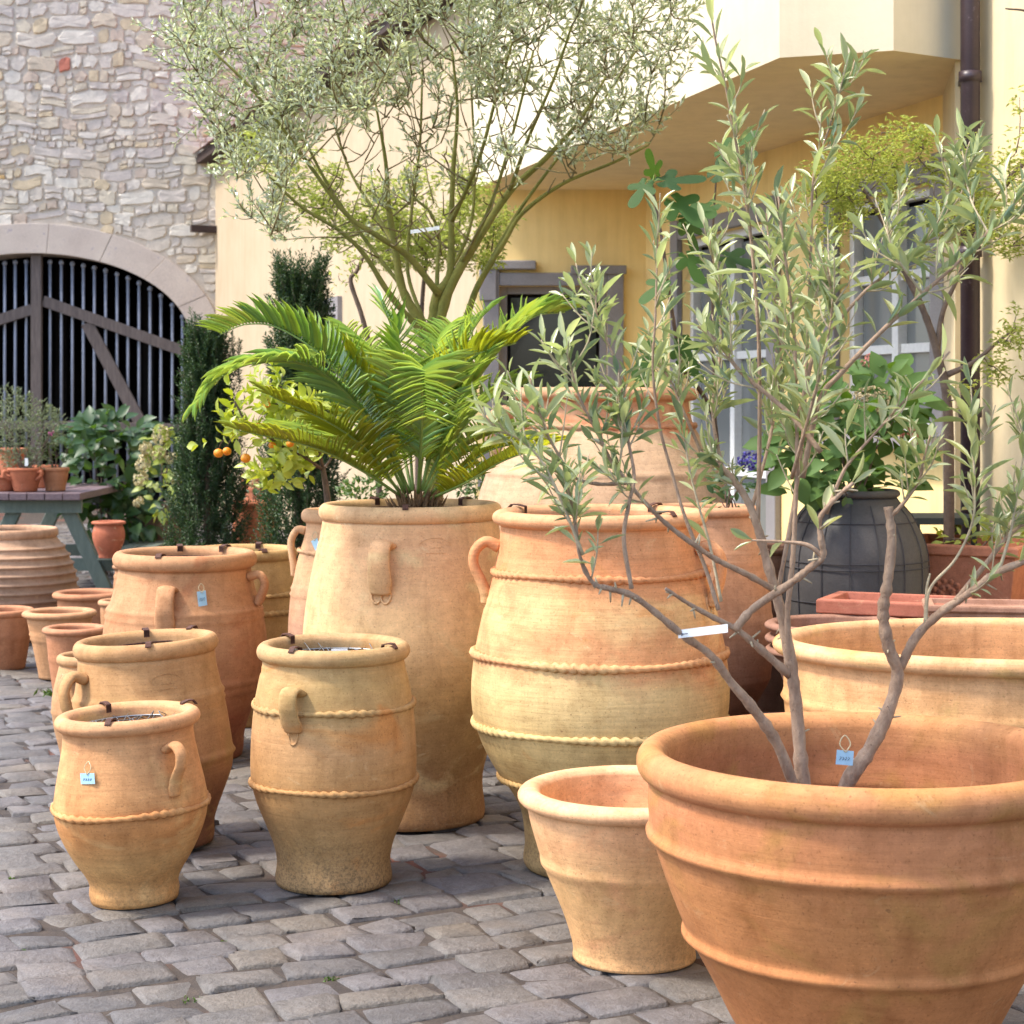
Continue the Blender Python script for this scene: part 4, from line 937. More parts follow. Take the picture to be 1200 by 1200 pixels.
square_planter('trough', 'low reddish rectangular trough between the oval tub and the slate jar', 'trough', (c1.x + .02, T_Y + .12), R(-24), .27, .22, c1.z, .03, .06, mT, .12, False, 0, .62)
# rolled rims from right: flat pale tray behind the oval tub
o = square_planter('clay_tray', 'flat pale clay tray behind the oval tub at the right edge', 'tray', (P(1165, 708, 7.0).x, 7.0), R(-10), .26, .2, P(0, 706, 7.0).z, .02, .03, mQ, .03, False, 0, .5)
# dark green table
g0 = P(1098, 604, 8.75)
tb = empty('garden_table', (g0.x, 8.75, 0), 'dark green steel table behind the square planter', 'table')
m = MB(); m.bx(-.16, .17, -.2, .2, g0.z - .03, g0.z); m.build('table_top', M['dark_green'], tb, off=(0, 0, 0))
for sx in (-1, 1):
    for sy in (-1, 1): m = MB(); m.bx(sx * .13 - .012, sx * .13 + .012, sy * .17 - .012, sy * .17 + .012, 0, g0.z - .031); m.build('leg', M['dark_green'], tb, off=(0, 0, 0))
# -- left background pots
mU = terracotta('clay_ribbed', [(0, C(150, 118, 98)), (.5, C(176, 142, 116)), (.8, C(200, 160, 128)), (1, C(212, 158, 118))], .8, streak=.15)
pU = pot('ribbed_jar', 'squat ribbed jar with closely set rings at the left edge', 'jar', 8, [(56, 758), (58, 750), (70, 730), (78, 708), (80, 688), (77, 668), (69, 648), (60, 634), (57, 630)], (59, 624, 11), Y=11.9, mat=mU, ridges=[(y, 3.2, 1.7) for y in range(640, 735, 10)], soil=.1, seg=72, step=.006)
mV = terracotta('clay_plain_pot', [(0, C(182, 122, 84)), (.6, C(196, 134, 94)), (1, C(208, 150, 116))], .5, streak=.2)
mV2 = terracotta('clay_plain_pot_pale', [(0, C(202, 150, 104)), (.6, C(206, 152, 106)), (1, C(214, 164, 128))], .5, streak=.2)
pot('flower_pot', 'plain pot with three rings cut off by the left edge', 'pot', 0, [(29, 782), (30, 776), (34, 750), (37, 725), (37, 722)], (40, 717, 8), yb=787, mat=mV, ridges=[(742, 1.6, 1.6), (747, 1.6, 1.6)], seg=48, wall=.02)
pot('flower_pot', 'wide rimmed empty pot left of the slim jar, tapering to a small foot', 'pot', 70, [(24, 792), (25, 785), (32, 750), (37, 727), (37, 724)], (43, 719, 8), yb=797, mat=mV2, ridges=[(743, 1.4, 1.6), (748, 1.4, 1.6)], seg=56, wall=.02)
pot('flower_pot', 'empty pot directly behind the slim pale jar', 'pot', 88, [(23, 828), (24, 820), (29, 785), (33, 748), (33, 744)], (38, 738, 8), Y=9.4, mat=mV, ridges=[(771, 1.4, 1.5)], seg=56, wall=.02)
pot('flower_pot', 'wide pot beyond the row, below the ribbed jar', 'pot', 104, [(27, 766), (28, 760), (34, 725), (36, 705), (36, 702)], (42, 697, 8), Y=11.4, mat=mV, ridges=[(727, 1.2, 1.4)], seg=56, wall=.02)
pot('flower_pot', 'small pot peeping out left of the large shouldered jar', 'pot', 140, [(16, 780), (17, 774), (21, 735), (22, 714), (22, 711)], (25, 706, 7), Y=10.6, mat=mV2, seg=40, wall=.02)
pot('flower_pot', 'little jar almost hidden behind the rim of the large shouldered jar', 'jar', 150, [(12, 745), (14, 720), (17, 690), (15, 672), (15, 669)], (18, 664, 6), Y=12.0, mat=mV2, ridges=[(675, 1.5, 1.5)], seg=40, wall=.02)
mW = terracotta('clay_orange', [(0, C(186, 108, 74)), (1, C(202, 124, 88))], .6, streak=.1)
pW = pot('orange_planter', 'tall bright orange planter between the two dark yews', 'planter', 298, [(26, 730), (27, 700), (26, 640), (25, 600), (25, 594)], (27, 590, 6), Y=12.6, mat=mW, soil=.05, seg=40)
pW2 = pot('brick_planter', 'small red planter behind the bright orange planter', 'planter', 302, [(19, 690), (20, 640), (20, 570), (20, 560)], (21, 558, 5), Y=13.8, mat=mW, soil=.04, seg=36, ridges=[(566, 1, 1.4), (573, 1, 1.4)])
mX = terracotta('clay_brown', [(0, C(110, 86, 76)), (1, C(132, 104, 90))], .6, streak=.2)
pX = pot('brown_tub', 'dull brown tub of the panicle hydrangea left of the yew', 'tub', 186, [(26, 668), (27, 660), (31, 630), (34, 600), (34, 596)], (36, 592, 6), Y=16.4, mat=mX, soil=.05, seg=40)

# ---- picnic table with pots (left background)
tY = 14.6; ts = tY / F; tz = H - (578 - HY) * ts
tx = (42 - 600) * ts
table = empty('picnic_table', (tx, tY + .9, 0), 'green legged picnic table loaded with small pots at the left edge', 'table')
for k in range(5):
    m = MB(); x0 = -.345 + k * .139; m.bx(x0, x0 + .133, -.9, .9, tz - .055, tz + random.uniform(-.002, .002)); m.build('board', M['table_top'], table, off=(0, 0, 0), bevel=.005)
for sx in (-1, 1):
    for k in range(2):
        m = MB(); x0 = sx * .62 - .14 + k * .145; m.bx(x0, x0 + .135, -.9, .9, .26, .30); m.build('seat_board', M['table_green'], table, off=(0, 0, 0), bevel=.005)
for yy in (-.72, .72):
    for sx in (-1, 1):
        m = MB(); m.box((sx * .11, yy - .03, tz - .056), (sx * .12, 0, 0), (0, .06, 0), (sx * .34, 0, -(tz - .056))); m.build('leg', M['table_green'], table, off=(0, 0, 0), bevel=.006)
    m = MB(); m.bx(-.33, .33, yy - .075, yy - .031, tz - .16, tz - .057); m.build('top_beam', M['table_green'], table, off=(0, 0, 0))
    m = MB(); m.bx(-.75, .75, yy + .031, yy + .07, .16, .258); m.build('seat_beam', M['table_green'], table, off=(0, 0, 0))
def table_pot(label, cx, Yd, prof, lip, mat, **kw):
    return pot('small_pot', label, 'pot', cx, prof, lip, Y=Yd, mat=mat, seg=40, wall=.012, soil=.03, z0=tz + .003, group='small pots on the picnic table', step=.008, floor=.015, **kw)
pt1 = table_pot('footed bowl with lug handles on the picnic table', 30, 14.85, [(13, 578), (14, 573), (16, 565), (19, 556), (20, 552)], (21.5, 550, 4), mW)
handle(pt1, 60, [(0, 553), (5, 552), (6, 557), (0, 562)], 2.4, 2); handle(pt1, -60, [(0, 553), (5, 552), (6, 557), (0, 562)], 2.4, 2)
pt2 = table_pot('brown flower pot at the right end of the picnic table', 65, 14.95, [(11.5, 577), (12, 570), (14, 560), (15, 553)], (16.5, 550, 5), mV)
pt3 = table_pot('tall pot at the back of the picnic table', 14, 15.6, [(11, 574), (12, 560), (15, 540), (17, 530)], (19, 527, 4), mW)
pt4 = table_pot('shallow pot at the left end of the picnic table', 4, 14.9, [(12, 578), (14, 570), (15, 561)], (16.5, 559, 4), mW)
pt5 = table_pot('squat pot behind the brown one on the picnic table', 52, 15.5, [(11, 574), (13, 560), (15, 550)], (16.5, 547, 4), mW)
sb_ = pot('stained_pot', 'rusty red pot with white stains on the picnic bench seat', 'pot', 129, [(11.5, 653), (12, 649), (17, 637), (19, 627), (17.5, 619), (16, 615)], (20, 612.5, 4), Y=14.35, mat=terracotta('clay_stained', [(0, C(176, 96, 66)), (1, C(190, 112, 80))], .3, chalk=.9, streak=.1), seg=48, soil=.03, wall=.012, step=.008, z0=.303, floor=.015)
sb_.root.location.x = tx + .62

# ================================================================== PLANTS
def path(pts, Y, n=6):
    """picture points with depth offsets (px, py[, dY]) -> smooth 3-D line"""
    return catmull([P(p[0], p[1], Y + (p[2] if len(p) > 2 else 0)) for p in pts], n)
def stem(name, pts3, r0, r1, mat, root, seg=8, knob=0.0):
    n = len(pts3); rad = [r0 + (r1 - r0) * (i / (n - 1)) ** .8 for i in range(n)]
    if knob: rad = [r * (1 + random.gauss(0, knob)) for r in rad]
    m = MB(); m.add(*tube(pts3, rad, seg)); return m.build(name, mat, root, True)
class Leaves:
    def __init__(s): s.p = []; s.d = []; s.n = []; s.l = []; s.w = []; s.k = []
    def add(s, p, d, n, l, w, k=0): s.p.append(p); s.d.append(d); s.n.append(n); s.l.append(l); s.w.append(w); s.k.append(k)
# (widths are kept in step with lengths)
def along(LV, pts, t0, t1, gap, L, asp=.2, spread=.8, k=0, jit=.3, shrink=.3, keep=.92, upb=.15):
    d = [0]
    for a, b in zip(pts, pts[1:]): d.append(d[-1] + (b - a).length)
    q = t0 * d[-1]; i = 0; ph = random.random() * 6
    while q < t1 * d[-1]:
        j = max(0, min(len(pts) - 2, int(np.searchsorted(d, q)) - 1)); f = (q - d[j]) / max(1e-6, d[j + 1] - d[j])
        p = pts[j].lerp(pts[j + 1], f); t = (pts[j + 1] - pts[j]).normalized(); o = t.orthogonal().normalized(); fr = q / d[-1]
        for sg in (0, 1):
            if random.random() > keep: continue
            w = Matrix.Rotation(ph + i * math.pi / 2 + sg * math.pi + random.gauss(0, .3), 3, t) @ o
            dd = (t * (.55 + .9 * fr ** 4 + random.gauss(0, .25)) + w * spread * random.uniform(.6, 1.1) + rv() * jit + Vector((0, 0, upb))).normalized()
            l = L * random.uniform(.45, 1.15) * (1 - shrink * fr)
            kk = (1 if fr > k else 0) if isinstance(k, float) else k
            LV.add(p + w * .002, dd, t - w * .3 + rv() * .35 + Vector((0, 0, .3)), l, l * asp * random.uniform(.8, 1.2), kk)
        q += gap * random.uniform(.7, 1.3); i += 1
def emit_leaves(LV, root, T, mats_single, mat_mass, limit=300, name='leaf', mass_name='small_leaves', mesh_variants=1):
    """the largest in view as leaf objects sharing one mesh per colour, the others joined"""
    order = sorted(range(len(LV.p)), key=lambda i: -LV.l[i] / LV.p[i].y)
    def vis(i):
        p = LV.p[i]; x, y = 600 + F * p.x / p.y, HY + F * (H - p.z) / p.y; return 0 < x < 1200 and 0 < y < 1200
    order = [i for i in order if vis(i)] + [i for i in order if not vis(i)]
    ms = [mesh('leaf_blade', T[0].tolist(), T[1], m) for m in mats_single]
    for i in order[:limit]: leaf_obj(name, ms[LV.k[i] % len(ms)], LV.p[i], LV.d[i], LV.n[i], LV.l[i], LV.w[i], root)
    rest = order[limit:]
    if rest: mass_obj(mass_name, T, [LV.p[i] for i in rest], [LV.d[i] for i in rest], [LV.n[i] for i in rest], [LV.l[i] for i in rest], [LV.w[i] for i in rest], mat_mass, root)

# ---- sago palm in the tall jar
YC = pC.Y; base = P(487, 588, YC)
cyc = empty('sago_palm', Vector((pC.root.location.x, YC, pC.soil_z)), 'sago palm with arching feathery fronds in the tall jar', 'palm')
fr_list = [  # picture points (px,py,dY), leaflet length px, painted as backlit?
 ([(478, 578), (440, 500, -.05), (385, 425, -.1), (330, 386, -.1), (290, 380, -.08), (258, 392, -.06)], 52, 0),
 ([(474, 578), (430, 490, -.15), (370, 432, -.3), (310, 424, -.38), (262, 440, -.4), (232, 476, -.42)], 54, 0),
 ([(470, 582), (425, 552, -.15), (365, 524, -.3), (277, 504, -.42)], 46, 1),
 ([(472, 582), (432, 530, -.2), (385, 495, -.35), (316, 464, -.45)], 48, 1),
 ([(484, 575), (476, 470, .1), (462, 395, .15), (446, 352, .12)], 52, 0),
 ([(490, 578), (494, 500, -.15), (494, 452, -.32), (496, 440, -.48), (499, 492, -.62)], 58, 0),
 ([(494, 575), (525, 460, .2), (550, 395, .25), (572, 362, .2)], 46, 0),
 ([(496, 575), (545, 470, .1), (590, 404, .15), (625, 372, .2), (662, 366, .24)], 58, 0),
 ([(494, 575), (518, 470, .05), (552, 420, .02), (605, 402, 0)], 54, 1),
 ([(500, 582), (540, 550, -.12), (585, 524, -.2), (650, 520, -.28)], 40, 1),
 ([(503, 585), (545, 566, -.2), (590, 540, -.3), (632, 526, -.4)], 34, 1),
 ([(480, 578), (452, 505, -.1), (430, 445, -.12), (402, 408, -.12)], 46, 1),
 ([(498, 578), (545, 500, .05), (582, 462, .1), (616, 450, .12)], 50, 0),
 ([(476, 575), (440, 480, .25), (400, 430, .4), (340, 420, .5)], 50, 0),
 ([(482, 575), (462, 480, .25), (440, 420, .4), (405, 385, .55)], 48, 0),
 ([(490, 575), (505, 460, .3), (515, 400, .5), (530, 380, .65)], 48, 0),
 ([(497, 582), (530, 535, .2), (570, 510, .35), (620, 500, .5)], 44, 0),
 ([(476, 582), (430, 540, .2), (380, 515, .35), (330, 500, .5)], 44, 0),
]
for fi_, (pts, ll, old) in enumerate(fr_list):  # old marks fronds whose leaflets have backlight painted as yellow
    vee = .95 if fi_ == 0 else .2 if fi_ == 1 else random.uniform(.35, .65)
    c = path(pts, YC, 10); fr = stem('frond', c, .0065, .0018, M['rachis'], cyc, 6)
    Pn, D, Nn, L, W = [], [], [], [], []
    d = [0]
    for a, b in zip(c, c[1:]): d.append(d[-1] + (b - a).length)
    tot = d[-1]; q = tot * .16; Lm = ll * YC / F * 1.35
    while q < tot * .995:
        j = max(0, min(len(c) - 2, int(np.searchsorted(d, q)) - 1)); f = (q - d[j]) / (d[j + 1] - d[j]); p = c[j].lerp(c[j + 1], f)
        t = (c[j + 1] - c[j]).normalized(); fr_ = q / tot
        side = t.cross(Vector((0, 0, 1))); 
        if side.length < .15: side = t.cross(Vector((0, 1, 0)))
        side.normalize(); up = side.cross(t).normalized()
        l = Lm * min(1, .35 + 2.6 * (fr_ - .14)) * (1 - .62 * max(0, fr_ - .5) ** 1.1 * 1.6)
        for sg in (-1, 1):
            if random.random() < .03: continue
            dd = t * (.38 + .4 * fr_) + side * sg * .85 + up * vee + Vector((0, 0, -.06)) + rv() * .13
            Pn.append(p); D.append(dd); Nn.append(up - side * sg * .35 + rv() * .08); L.append(l * random.uniform(.82, 1.1)); W.append(.0031 * (1.15 if fr_ < .8 else .85))
        q += .0125
    o = mass_obj('leaflets', T_LINE, Pn, D, Nn, L, W, M['cycad_backlit' if old else 'cycad'], cyc); o.parent = fr
# crown of old scales
sc = MB()
for k in range(90):
    a = random.random() * 6.28; r = random.uniform(.01, .085); p0 = base + Vector((r * math.cos(a), r * math.sin(a), -.05)); dd = Vector((math.cos(a) * .5, math.sin(a) * .5, 1)).normalized()
    h = random.uniform(.06, .12) * (1.2 - r * 5); sc.add(*tube([p0, p0 + dd * h * .6, p0 + dd * h], [.009, .006, .001], 4))
sc.build('crown_scales', M['scales'], cyc, True)['kind'] = 'stuff'

# ---- front olive tree
YN = 4.2
olive = empty('olive_tree', Vector((pN.root.location.x, YN, pN.soil_z)), 'young olive tree with grey green leaves growing in the big front bowl', 'tree')
r_ = lambda px: px * YN / F / 2
br = [ # name, points, width start, width end (px)
 ('trunk', [(946, 1010, 0), (941, 930, 0), (936, 860, 0), (930, 800, 0), (922, 750, .01), (912, 705, .02), (898, 655, .03), (886, 612, .04), (872, 580, .05), (848, 550, .06), (820, 530, .07)], 27, 7),
 ('trunk', [(972, 1010, .02), (990, 925, .02), (1018, 880, .02), (1040, 835, .02), (1052, 790, .02), (1041, 757, .0), (1035, 717, -.01), (1040, 683, -.02), (1045, 633, -.02), (1041, 594, -.02)], 26, 13),
 ('branch', [(932, 925, -.02), (910, 870, -.05), (880, 827, -.09), (857, 800, -.11), (833, 768, -.14), (800, 744, -.17), (746, 701, -.22), (715, 690, -.24), (695, 683, -.25), (680, 653, -.27), (672, 600, -.28), (662, 560, -.28)], 17, 4),
 ('branch', [(925, 782, 0), (923, 717, -.02), (928, 667, -.03), (932, 600, -.03), (934, 533, -.03), (933, 460, -.03), (930, 383, -.03), (920, 300, -.03), (912, 230, -.03)], 10, 3),
 ('branch', [(926, 792, 0), (887, 757, -.04), (862, 737, -.06), (833, 722, -.08), (808, 708, -.1), (780, 690, -.13)], 13, 5),
 ('branch', [(862, 737, -.06), (883, 713, -.08), (927, 683, -.12), (947, 667, -.14), (964, 652, -.15), (962, 630, -.16), (961, 607, -.16), (980, 583, -.18), (1000, 566, -.2)], 13, 6),
 ('branch', [(966, 655, -.15), (947, 639, -.15), (917, 635, -.14), (880, 633, -.13)], 8, 3),
 ('branch', [(1055, 783, .02), (1073, 747, .0), (1100, 720, -.02), (1133, 697, -.05), (1167, 672, -.08), (1205, 656, -.1), (1240, 640, -.12)], 14, 9),
 ('branch', [(1120, 704, -.04), (1160, 655, -.02), (1180, 630, 0), (1215, 600, .02)], 9, 5),
 ('branch', [(914, 695, .02), (877, 674, -.02), (840, 656, -.05), (810, 636, -.08), (780, 613, -.1), (757, 590, -.12), (733, 562, -.14), (716, 540, -.14), (700, 507, -.15), (677, 460, -.15), (662, 395, -.15)], 10, 3),
 ('branch', [(733, 566, -.14), (700, 567, -.16), (672, 558, -.18), (650, 525, -.19), (636, 495, -.2), (620, 440, -.2)], 6, 3),
 ('branch', [(740, 690, -.22), (731, 632, -.2), (737, 590, -.18), (743, 558, -.16), (735, 510, -.14), (730, 467, -.13), (720, 420, -.13), (700, 372, -.12), (699, 325, -.12)], 7, 2.5),
 ('branch', [(842, 715, -.07), (827, 667, -.05), (803, 607, -.04), (787, 553, -.03), (773, 500, -.03), (765, 433, -.02), (768, 370, -.02), (770, 300, -.02), (771, 268, -.02)], 7, 2.5),
 ('branch', [(845, 705, -.02), (832, 640, .0), (818, 590, .01), (808, 550, .02), (800, 500, .03), (796, 470, .03)], 5, 2),
 ('branch', [(940, 560, -.03), (960, 470, -.05), (985, 438, -.06), (1016, 405, -.07), (1050, 372, -.08), (1081, 344, -.09), (1120, 310, -.1), (1157, 273, -.11), (1205, 222, -.12)], 9, 4),
 ('branch', [(934, 500, -.02), (955, 410, .0), (977, 383, .02), (1010, 345, .03), (1037, 322, .04), (1081, 286, .05), (1108, 247, .05), (1120, 200, .05)], 7, 2.5),
 ('branch', [(888, 618, .04), (890, 500, .05), (889, 400, .05), (882, 300, .05), (873, 227, .04), (862, 165, .03), (852, 110, .02), (838, 45, .01), (832, 8, 0)], 7, 2.5),
 ('branch', [(912, 690, .05), (925, 620, .08), (940, 520, .1), (946, 400, .1), (950, 300, .09), (953, 210, .08), (965, 170, .07), (978, 128, .06), (988, 85, .05)], 7, 2.5),
 ('branch', [(962, 530, -.1), (930, 490, -.08), (900, 463, -.06), (867, 435, -.05), (840, 400, -.04), (818, 382, -.03)], 8, 5),
 ('branch', [(968, 602, -.16), (985, 560, -.18), (997, 540, -.19), (1035, 497, -.2), (1113, 412, -.22)], 6, 3),
 ('branch', [(1043, 606, -.02), (1060, 588, -.04), (1077, 562, -.05), (1082, 540, -.06), (1090, 510, -.06)], 7, 2.5),
 ('branch', [(1085, 732, -.01), (1090, 690, -.02), (1120, 655, -.04), (1140, 610, -.05), (1142, 560, -.06), (1138, 510, -.06), (1135, 485, -.06)], 5, 2.5),
 ('branch', [(1084, 730, -.01), (1086, 690, -.01), (1090, 672, -.01)], 5, 3),
 ('branch', [(1170, 672, -.06), (1185, 620, -.04), (1195, 560, -.03), (1205, 500, -.02)], 5, 2),
 ('branch', [(880, 600, .04), (905, 500, .15), (915, 420, .22), (905, 330, .26), (898, 250, .28)], 6, 2),
 ('branch', [(846, 548, .06), (835, 480, .14), (845, 400, .18), (838, 320, .2), (830, 270, .2)], 6, 2),
 ('branch', [(928, 560, -.03), (950, 480, -.16), (965, 420, -.2), (975, 360, -.22), (968, 300, -.24)], 6, 2),
 ('branch', [(822, 531, .07), (800, 480, .08), (785, 445, .1), (760, 410, .1)], 6, 2),
 ('branch', [(683, 650, -.27), (655, 580, -.3), (630, 534, -.3), (600, 510, -.3), (582, 503, -.3)], 5, 2),
 ('branch', [(1158, 273, -.11), (1140, 240, -.05), (1132, 210, 0), (1128, 190, .02)], 4, 2),
 ('branch', [(1081, 344, -.09), (1050, 300, -.12), (1040, 265, -.13), (1045, 235, -.13)], 4, 2),
]
OL = Leaves(); paths = []
for nm, pts, w0, w1 in br:
    c = path(pts, YN, 7); paths.append(c)
    thick = w0 > 9
    stem(nm, c, r_(w0 * .84), r_(w1 * .8), M['bark'] if w0 > 5.5 else M['bark_twig'], olive, 10 if thick else 7, .09 if thick else .05)
Lf = .098
leafy = {3: (.5, .028), 11: (.55, .017), 12: (.5, .028), 13: (.3, .034), 14: (.45, .03), 15: (.5, .024), 16: (.35, .03), 17: (.4, .028), 9: (.6, .022), 10: (.35, .022),
         2: (.8, .022), 19: (.45, .034), 20: (.3, .02), 21: (.45, .022), 23: (.3, .026), 24: (.3, .024), 25: (.25, .024), 26: (.25, .024), 27: (.3, .024), 28: (.3, .024), 29: (.1, .018), 30: (.1, .02), 0: (.9, .03), 18: (.75, .03), 8: (.5, .04), 6: (.6, .05), 7: (.8, .05), 5: (.7, .04)}
twig_mb = MB()
for k, (t0, gap) in leafy.items():
    young = k in (16, 17, 11, 12, 21, 3, 9)
    along(OL, paths[k], t0, 1.0, gap * (1.35 if k in (16, 17, 12) else 1.05), Lf * (1.1 if k in (21, 16) else 1), .225, .95, .78 if young else 0, .5, .25, .82)
# side twigs
dense = [(3, .4, 13), (11, .45, 12), (12, .5, 5), (14, .4, 9), (15, .45, 13), (16, .3, 10), (17, .35, 13), (9, .5, 12), (10, .3, 7), (2, .7, 5), (19, .3, 4), (20, .2, 4), (21, .4, 5), (23, .3, 6), (24, .2, 14), (25, .2, 13), (26, .2, 13), (27, .3, 7), (28, .3, 6), (30, .1, 4), (29, .1, 4), (0, .8, 6), (18, .4, 6), (7, .5, 3), (8, .4, 5)]
tw_objs = []
for k, t0, n in dense:
    c = paths[k]
    for q in range(int(n * 1.25)):
        i = int((t0 + (1 - t0) * random.random() * .92) * (len(c) - 1)); p = c[i]; t = (c[min(i + 1, len(c) - 1)] - c[i - 1]).normalized()
        o = rv(); o = (o - t * t.dot(o)).normalized(); d = (t * .75 + o * .75 + Vector((0, 0, .3))).normalized(); ln = random.uniform(.06, .15)
        tp = catmull([p, p + d * ln * .5 + rv() * .006, p + (d + Vector((0, 0, .25))).normalized() * ln], 4)
        twig_mb.add(*tube(tp, [.0022, .0012], 5))
        along(OL, tp, .12, 1.0, .026, Lf * random.uniform(.5, .95), .225, .95, .7 if random.random() < .3 else 0, .5, .25, .82)
# bare spurs
for k in (0, 1, 2, 4, 5, 7, 9):
    c = paths[k]
    for q in range(12):
        i = random.randrange(len(c) // 5, len(c) - 2); o = rv(); p = c[i]; ln = random.uniform(.012, .035)
        twig_mb.add(*tube([p, p + o * ln], [.0035, .0016], 5))
twig_mb.build('twigs', M['bark_twig'], olive, True)['kind'] = 'stuff'
emit_leaves(OL, olive, T_OLIVE, [M['olive_leaf'], M['olive_new']], M['olive_leaf_s'], 300)
# white plant label round the left branch
m = MB(); a, b = P(795, 748, 4.02), P(853, 741, 4.0); m.box(a, b - a, Vector((0, .0015, 0)), Vector((0, .004, .017)))
o = m.build('plant_label', M['white'], None, off=a); o.location = a; tag(o, 'white plastic label strip tied round the left olive branch', 'plant label')
mk = MB(); d_ = (b - a).normalized(); q_ = a + d_ * .006 + Vector((0, -.0012, .008)); mk.add(*tube([q_, q_ + d_ * .014], .0011, 4)); mk.add(*tube([q_ + Vector((0, 0, .003)), q_ + d_ * .005, q_ + Vector((0, 0, -.003))], .001, 4)); mk.build('printed_mark', M['ink'], o, off=a)

# ---- big olive tree behind
def grow(mainpaths, targets, stepf=.10, bias=.35):
    """attach each target to the nearest fitting node, walking out in small bends"""
    pos = []; par = []; 
    for c in mainpaths:
        for i, p in enumerate(c): pos.append(p); par.append(-1 if i == 0 else len(pos) - 2)
    A = np.array([tuple(p) for p in pos]); edges = []; ends = []
    for tg in targets:
        v = np.array(tg) - A; dist = np.linalg.norm(v, axis=1); ang_ = v[:, 2] / (dist + 1e-6)
        cost = dist * (1.0 + bias * (1 - ang_)); i = int(np.argmin(cost)); d0 = float(dist[i])
        n = max(2, int(d0 / stepf)); p0 = Vector(A[i]); new = [p0]; mid = p0.lerp(Vector(tg), .5) + Vector((0, 0, -.10 * d0)) + rv() * .06 * d0
        for k in range(1, n + 1):
            t = k / n; new.append((1 - t) ** 2 * p0 + 2 * t * (1 - t) * mid + t * t * Vector(tg) + rv() * .008)
        A = np.vstack([A, np.array([tuple(p) for p in new[1:]])]); edges.append(new); ends.append(new)
    return edges
YO = 8.9
bigol = empty('big_olive_tree', Vector((P(507, 470, YO).x, YO, 0)), 'big old olive tree with a wide silvery crown and mossy limbs before the house', 'tree')
limbs = [[(508, 830), (509, 560), (508, 440), (506, 405), (497, 385), (472, 340), (463, 290), (455, 240), (452, 190), (440, 120)],
 [(509, 420), (514, 380), (528, 335), (560, 280), (597, 225), (640, 185), (680, 140), (710, 90)],
 [(507, 380), (512, 345), (527, 322), (529, 260), (531, 200), (536, 130), (530, 60)],
 [(520, 420, .1), (545, 375, .15), (560, 335, .2), (590, 285, .25), (612, 250, .3), (660, 215, .3), (720, 190, .3), (760, 170, .3)],
 [(500, 395, -.1), (470, 362, -.15), (450, 335, -.2), (428, 300, -.25), (400, 272, -.3), (350, 240, -.35), (310, 200, -.4)],
 [(514, 345, -.05), (480, 302, -.15), (445, 278, -.25), (405, 250, -.3), (360, 190, -.35), (300, 110, -.4), (250, 60, -.4)],
 [(512, 340), (513, 300, .1), (515, 280, .15), (505, 250, .2), (485, 230, .25), (475, 200, .3)],
 [(463, 290), (440, 250, .2), (410, 200, .4), (390, 140, .5)], [(597, 225), (620, 160, -.2), (650, 90, -.3), (670, 30, -.4)], [(529, 260), (560, 190, -.3), (580, 120, -.4), (600, 50, -.5)],
 [(540, 310), (575, 240, -.2), (600, 160, -.35), (625, 60, -.4)], [(500, 385), (478, 320, .2), (482, 250, .3), (492, 170, .4), (495, 80, .5)], [(470, 335), (420, 270, .1), (375, 200, .15), (340, 120, .2), (320, 50, .2)], [(560, 335, .2), (600, 260, .3), (650, 190, .35), (705, 120, .4), (745, 60, .4)], [(512, 345), (550, 270, .2), (556, 190, .3), (552, 100, .4)]]
mp = []
for k, pts in enumerate(limbs):
    c = path(pts, YO, 6); mp.append(c); w0 = (34, 26, 20, 15, 13, 13, 8, 8, 8, 8, 8, 8, 7, 7, 7)[k]
    stem('trunk' if k == 0 else 'limb', c, w0 * .7 * YO / F / 2, 2.6 * YO / F / 2, M['bark_moss'], bigol, 10, .04)
crown = [(195, 40), (225, 125), (255, 185), (275, 240), (330, 285), (400, 300), (450, 240), (530, 230), (620, 215), (700, 190), (765, 165), (795, 100), (805, 30), (770, -60), (650, -140), (500, -160), (350, -130), (240, -70)]
def in_poly(x, y, poly):
    c = False; j = len(poly) - 1
    for i in range(len(poly)):
        xi, yi = poly[i]; xj, yj = poly[j]
        if (yi > y) != (yj > y) and x < (xj - xi) * (y - yi) / (yj - yi) + xi: c = not c
        j = i
    return c
tg = []
while len(tg) < 470:
    x, y = random.uniform(190, 806), random.uniform(-160, 285)
    if not in_poly(x, y, crown): continue
    if y > 130 and random.random() < (.8 if 360 < x < 640 else .1): continue
    hw = .95 * math.sqrt(max(.05, 1 - ((x - 500) / 340) ** 2)); tg.append(tuple(P(x, y, YO + random.uniform(-hw, hw))))
tg.sort(key=lambda p: (Vector(p) - P(508, 330, YO)).length)
ed = grow(mp, tg, .09)
tw = MB(); BL = Leaves()
for e in ed:
    L_ = sum((b - a).length for a, b in zip(e, e[1:])); tw.add(*tube(e, [.0035 + .006 * min(1, L_), .0025], 5))
    k0 = .6
    along(BL, e, k0, 1.0, .05, .082, .24, .8, 0, .4, .2, .95)
    end = e[-1]; d = (e[-1] - e[-2]).normalized()
    for q in range(random.randint(2, 5)):
        i = random.randrange(len(e) * 2 // 3, len(e)); dd = (d * .6 + rv() * .8 + Vector((0, 0, .35))).normalized(); ln = random.uniform(.08, .22)
        tp = catmull([e[i], e[i] + dd * ln * .5 + rv() * .01, e[i] + dd * ln + Vector((0, 0, .02))], 3); tw.add(*tube(tp, [.0028, .0014], 4))
        along(BL, tp, .1, 1.0, .04, .078, .24, .8, 0, .4, .2, .95)
tg2 = []
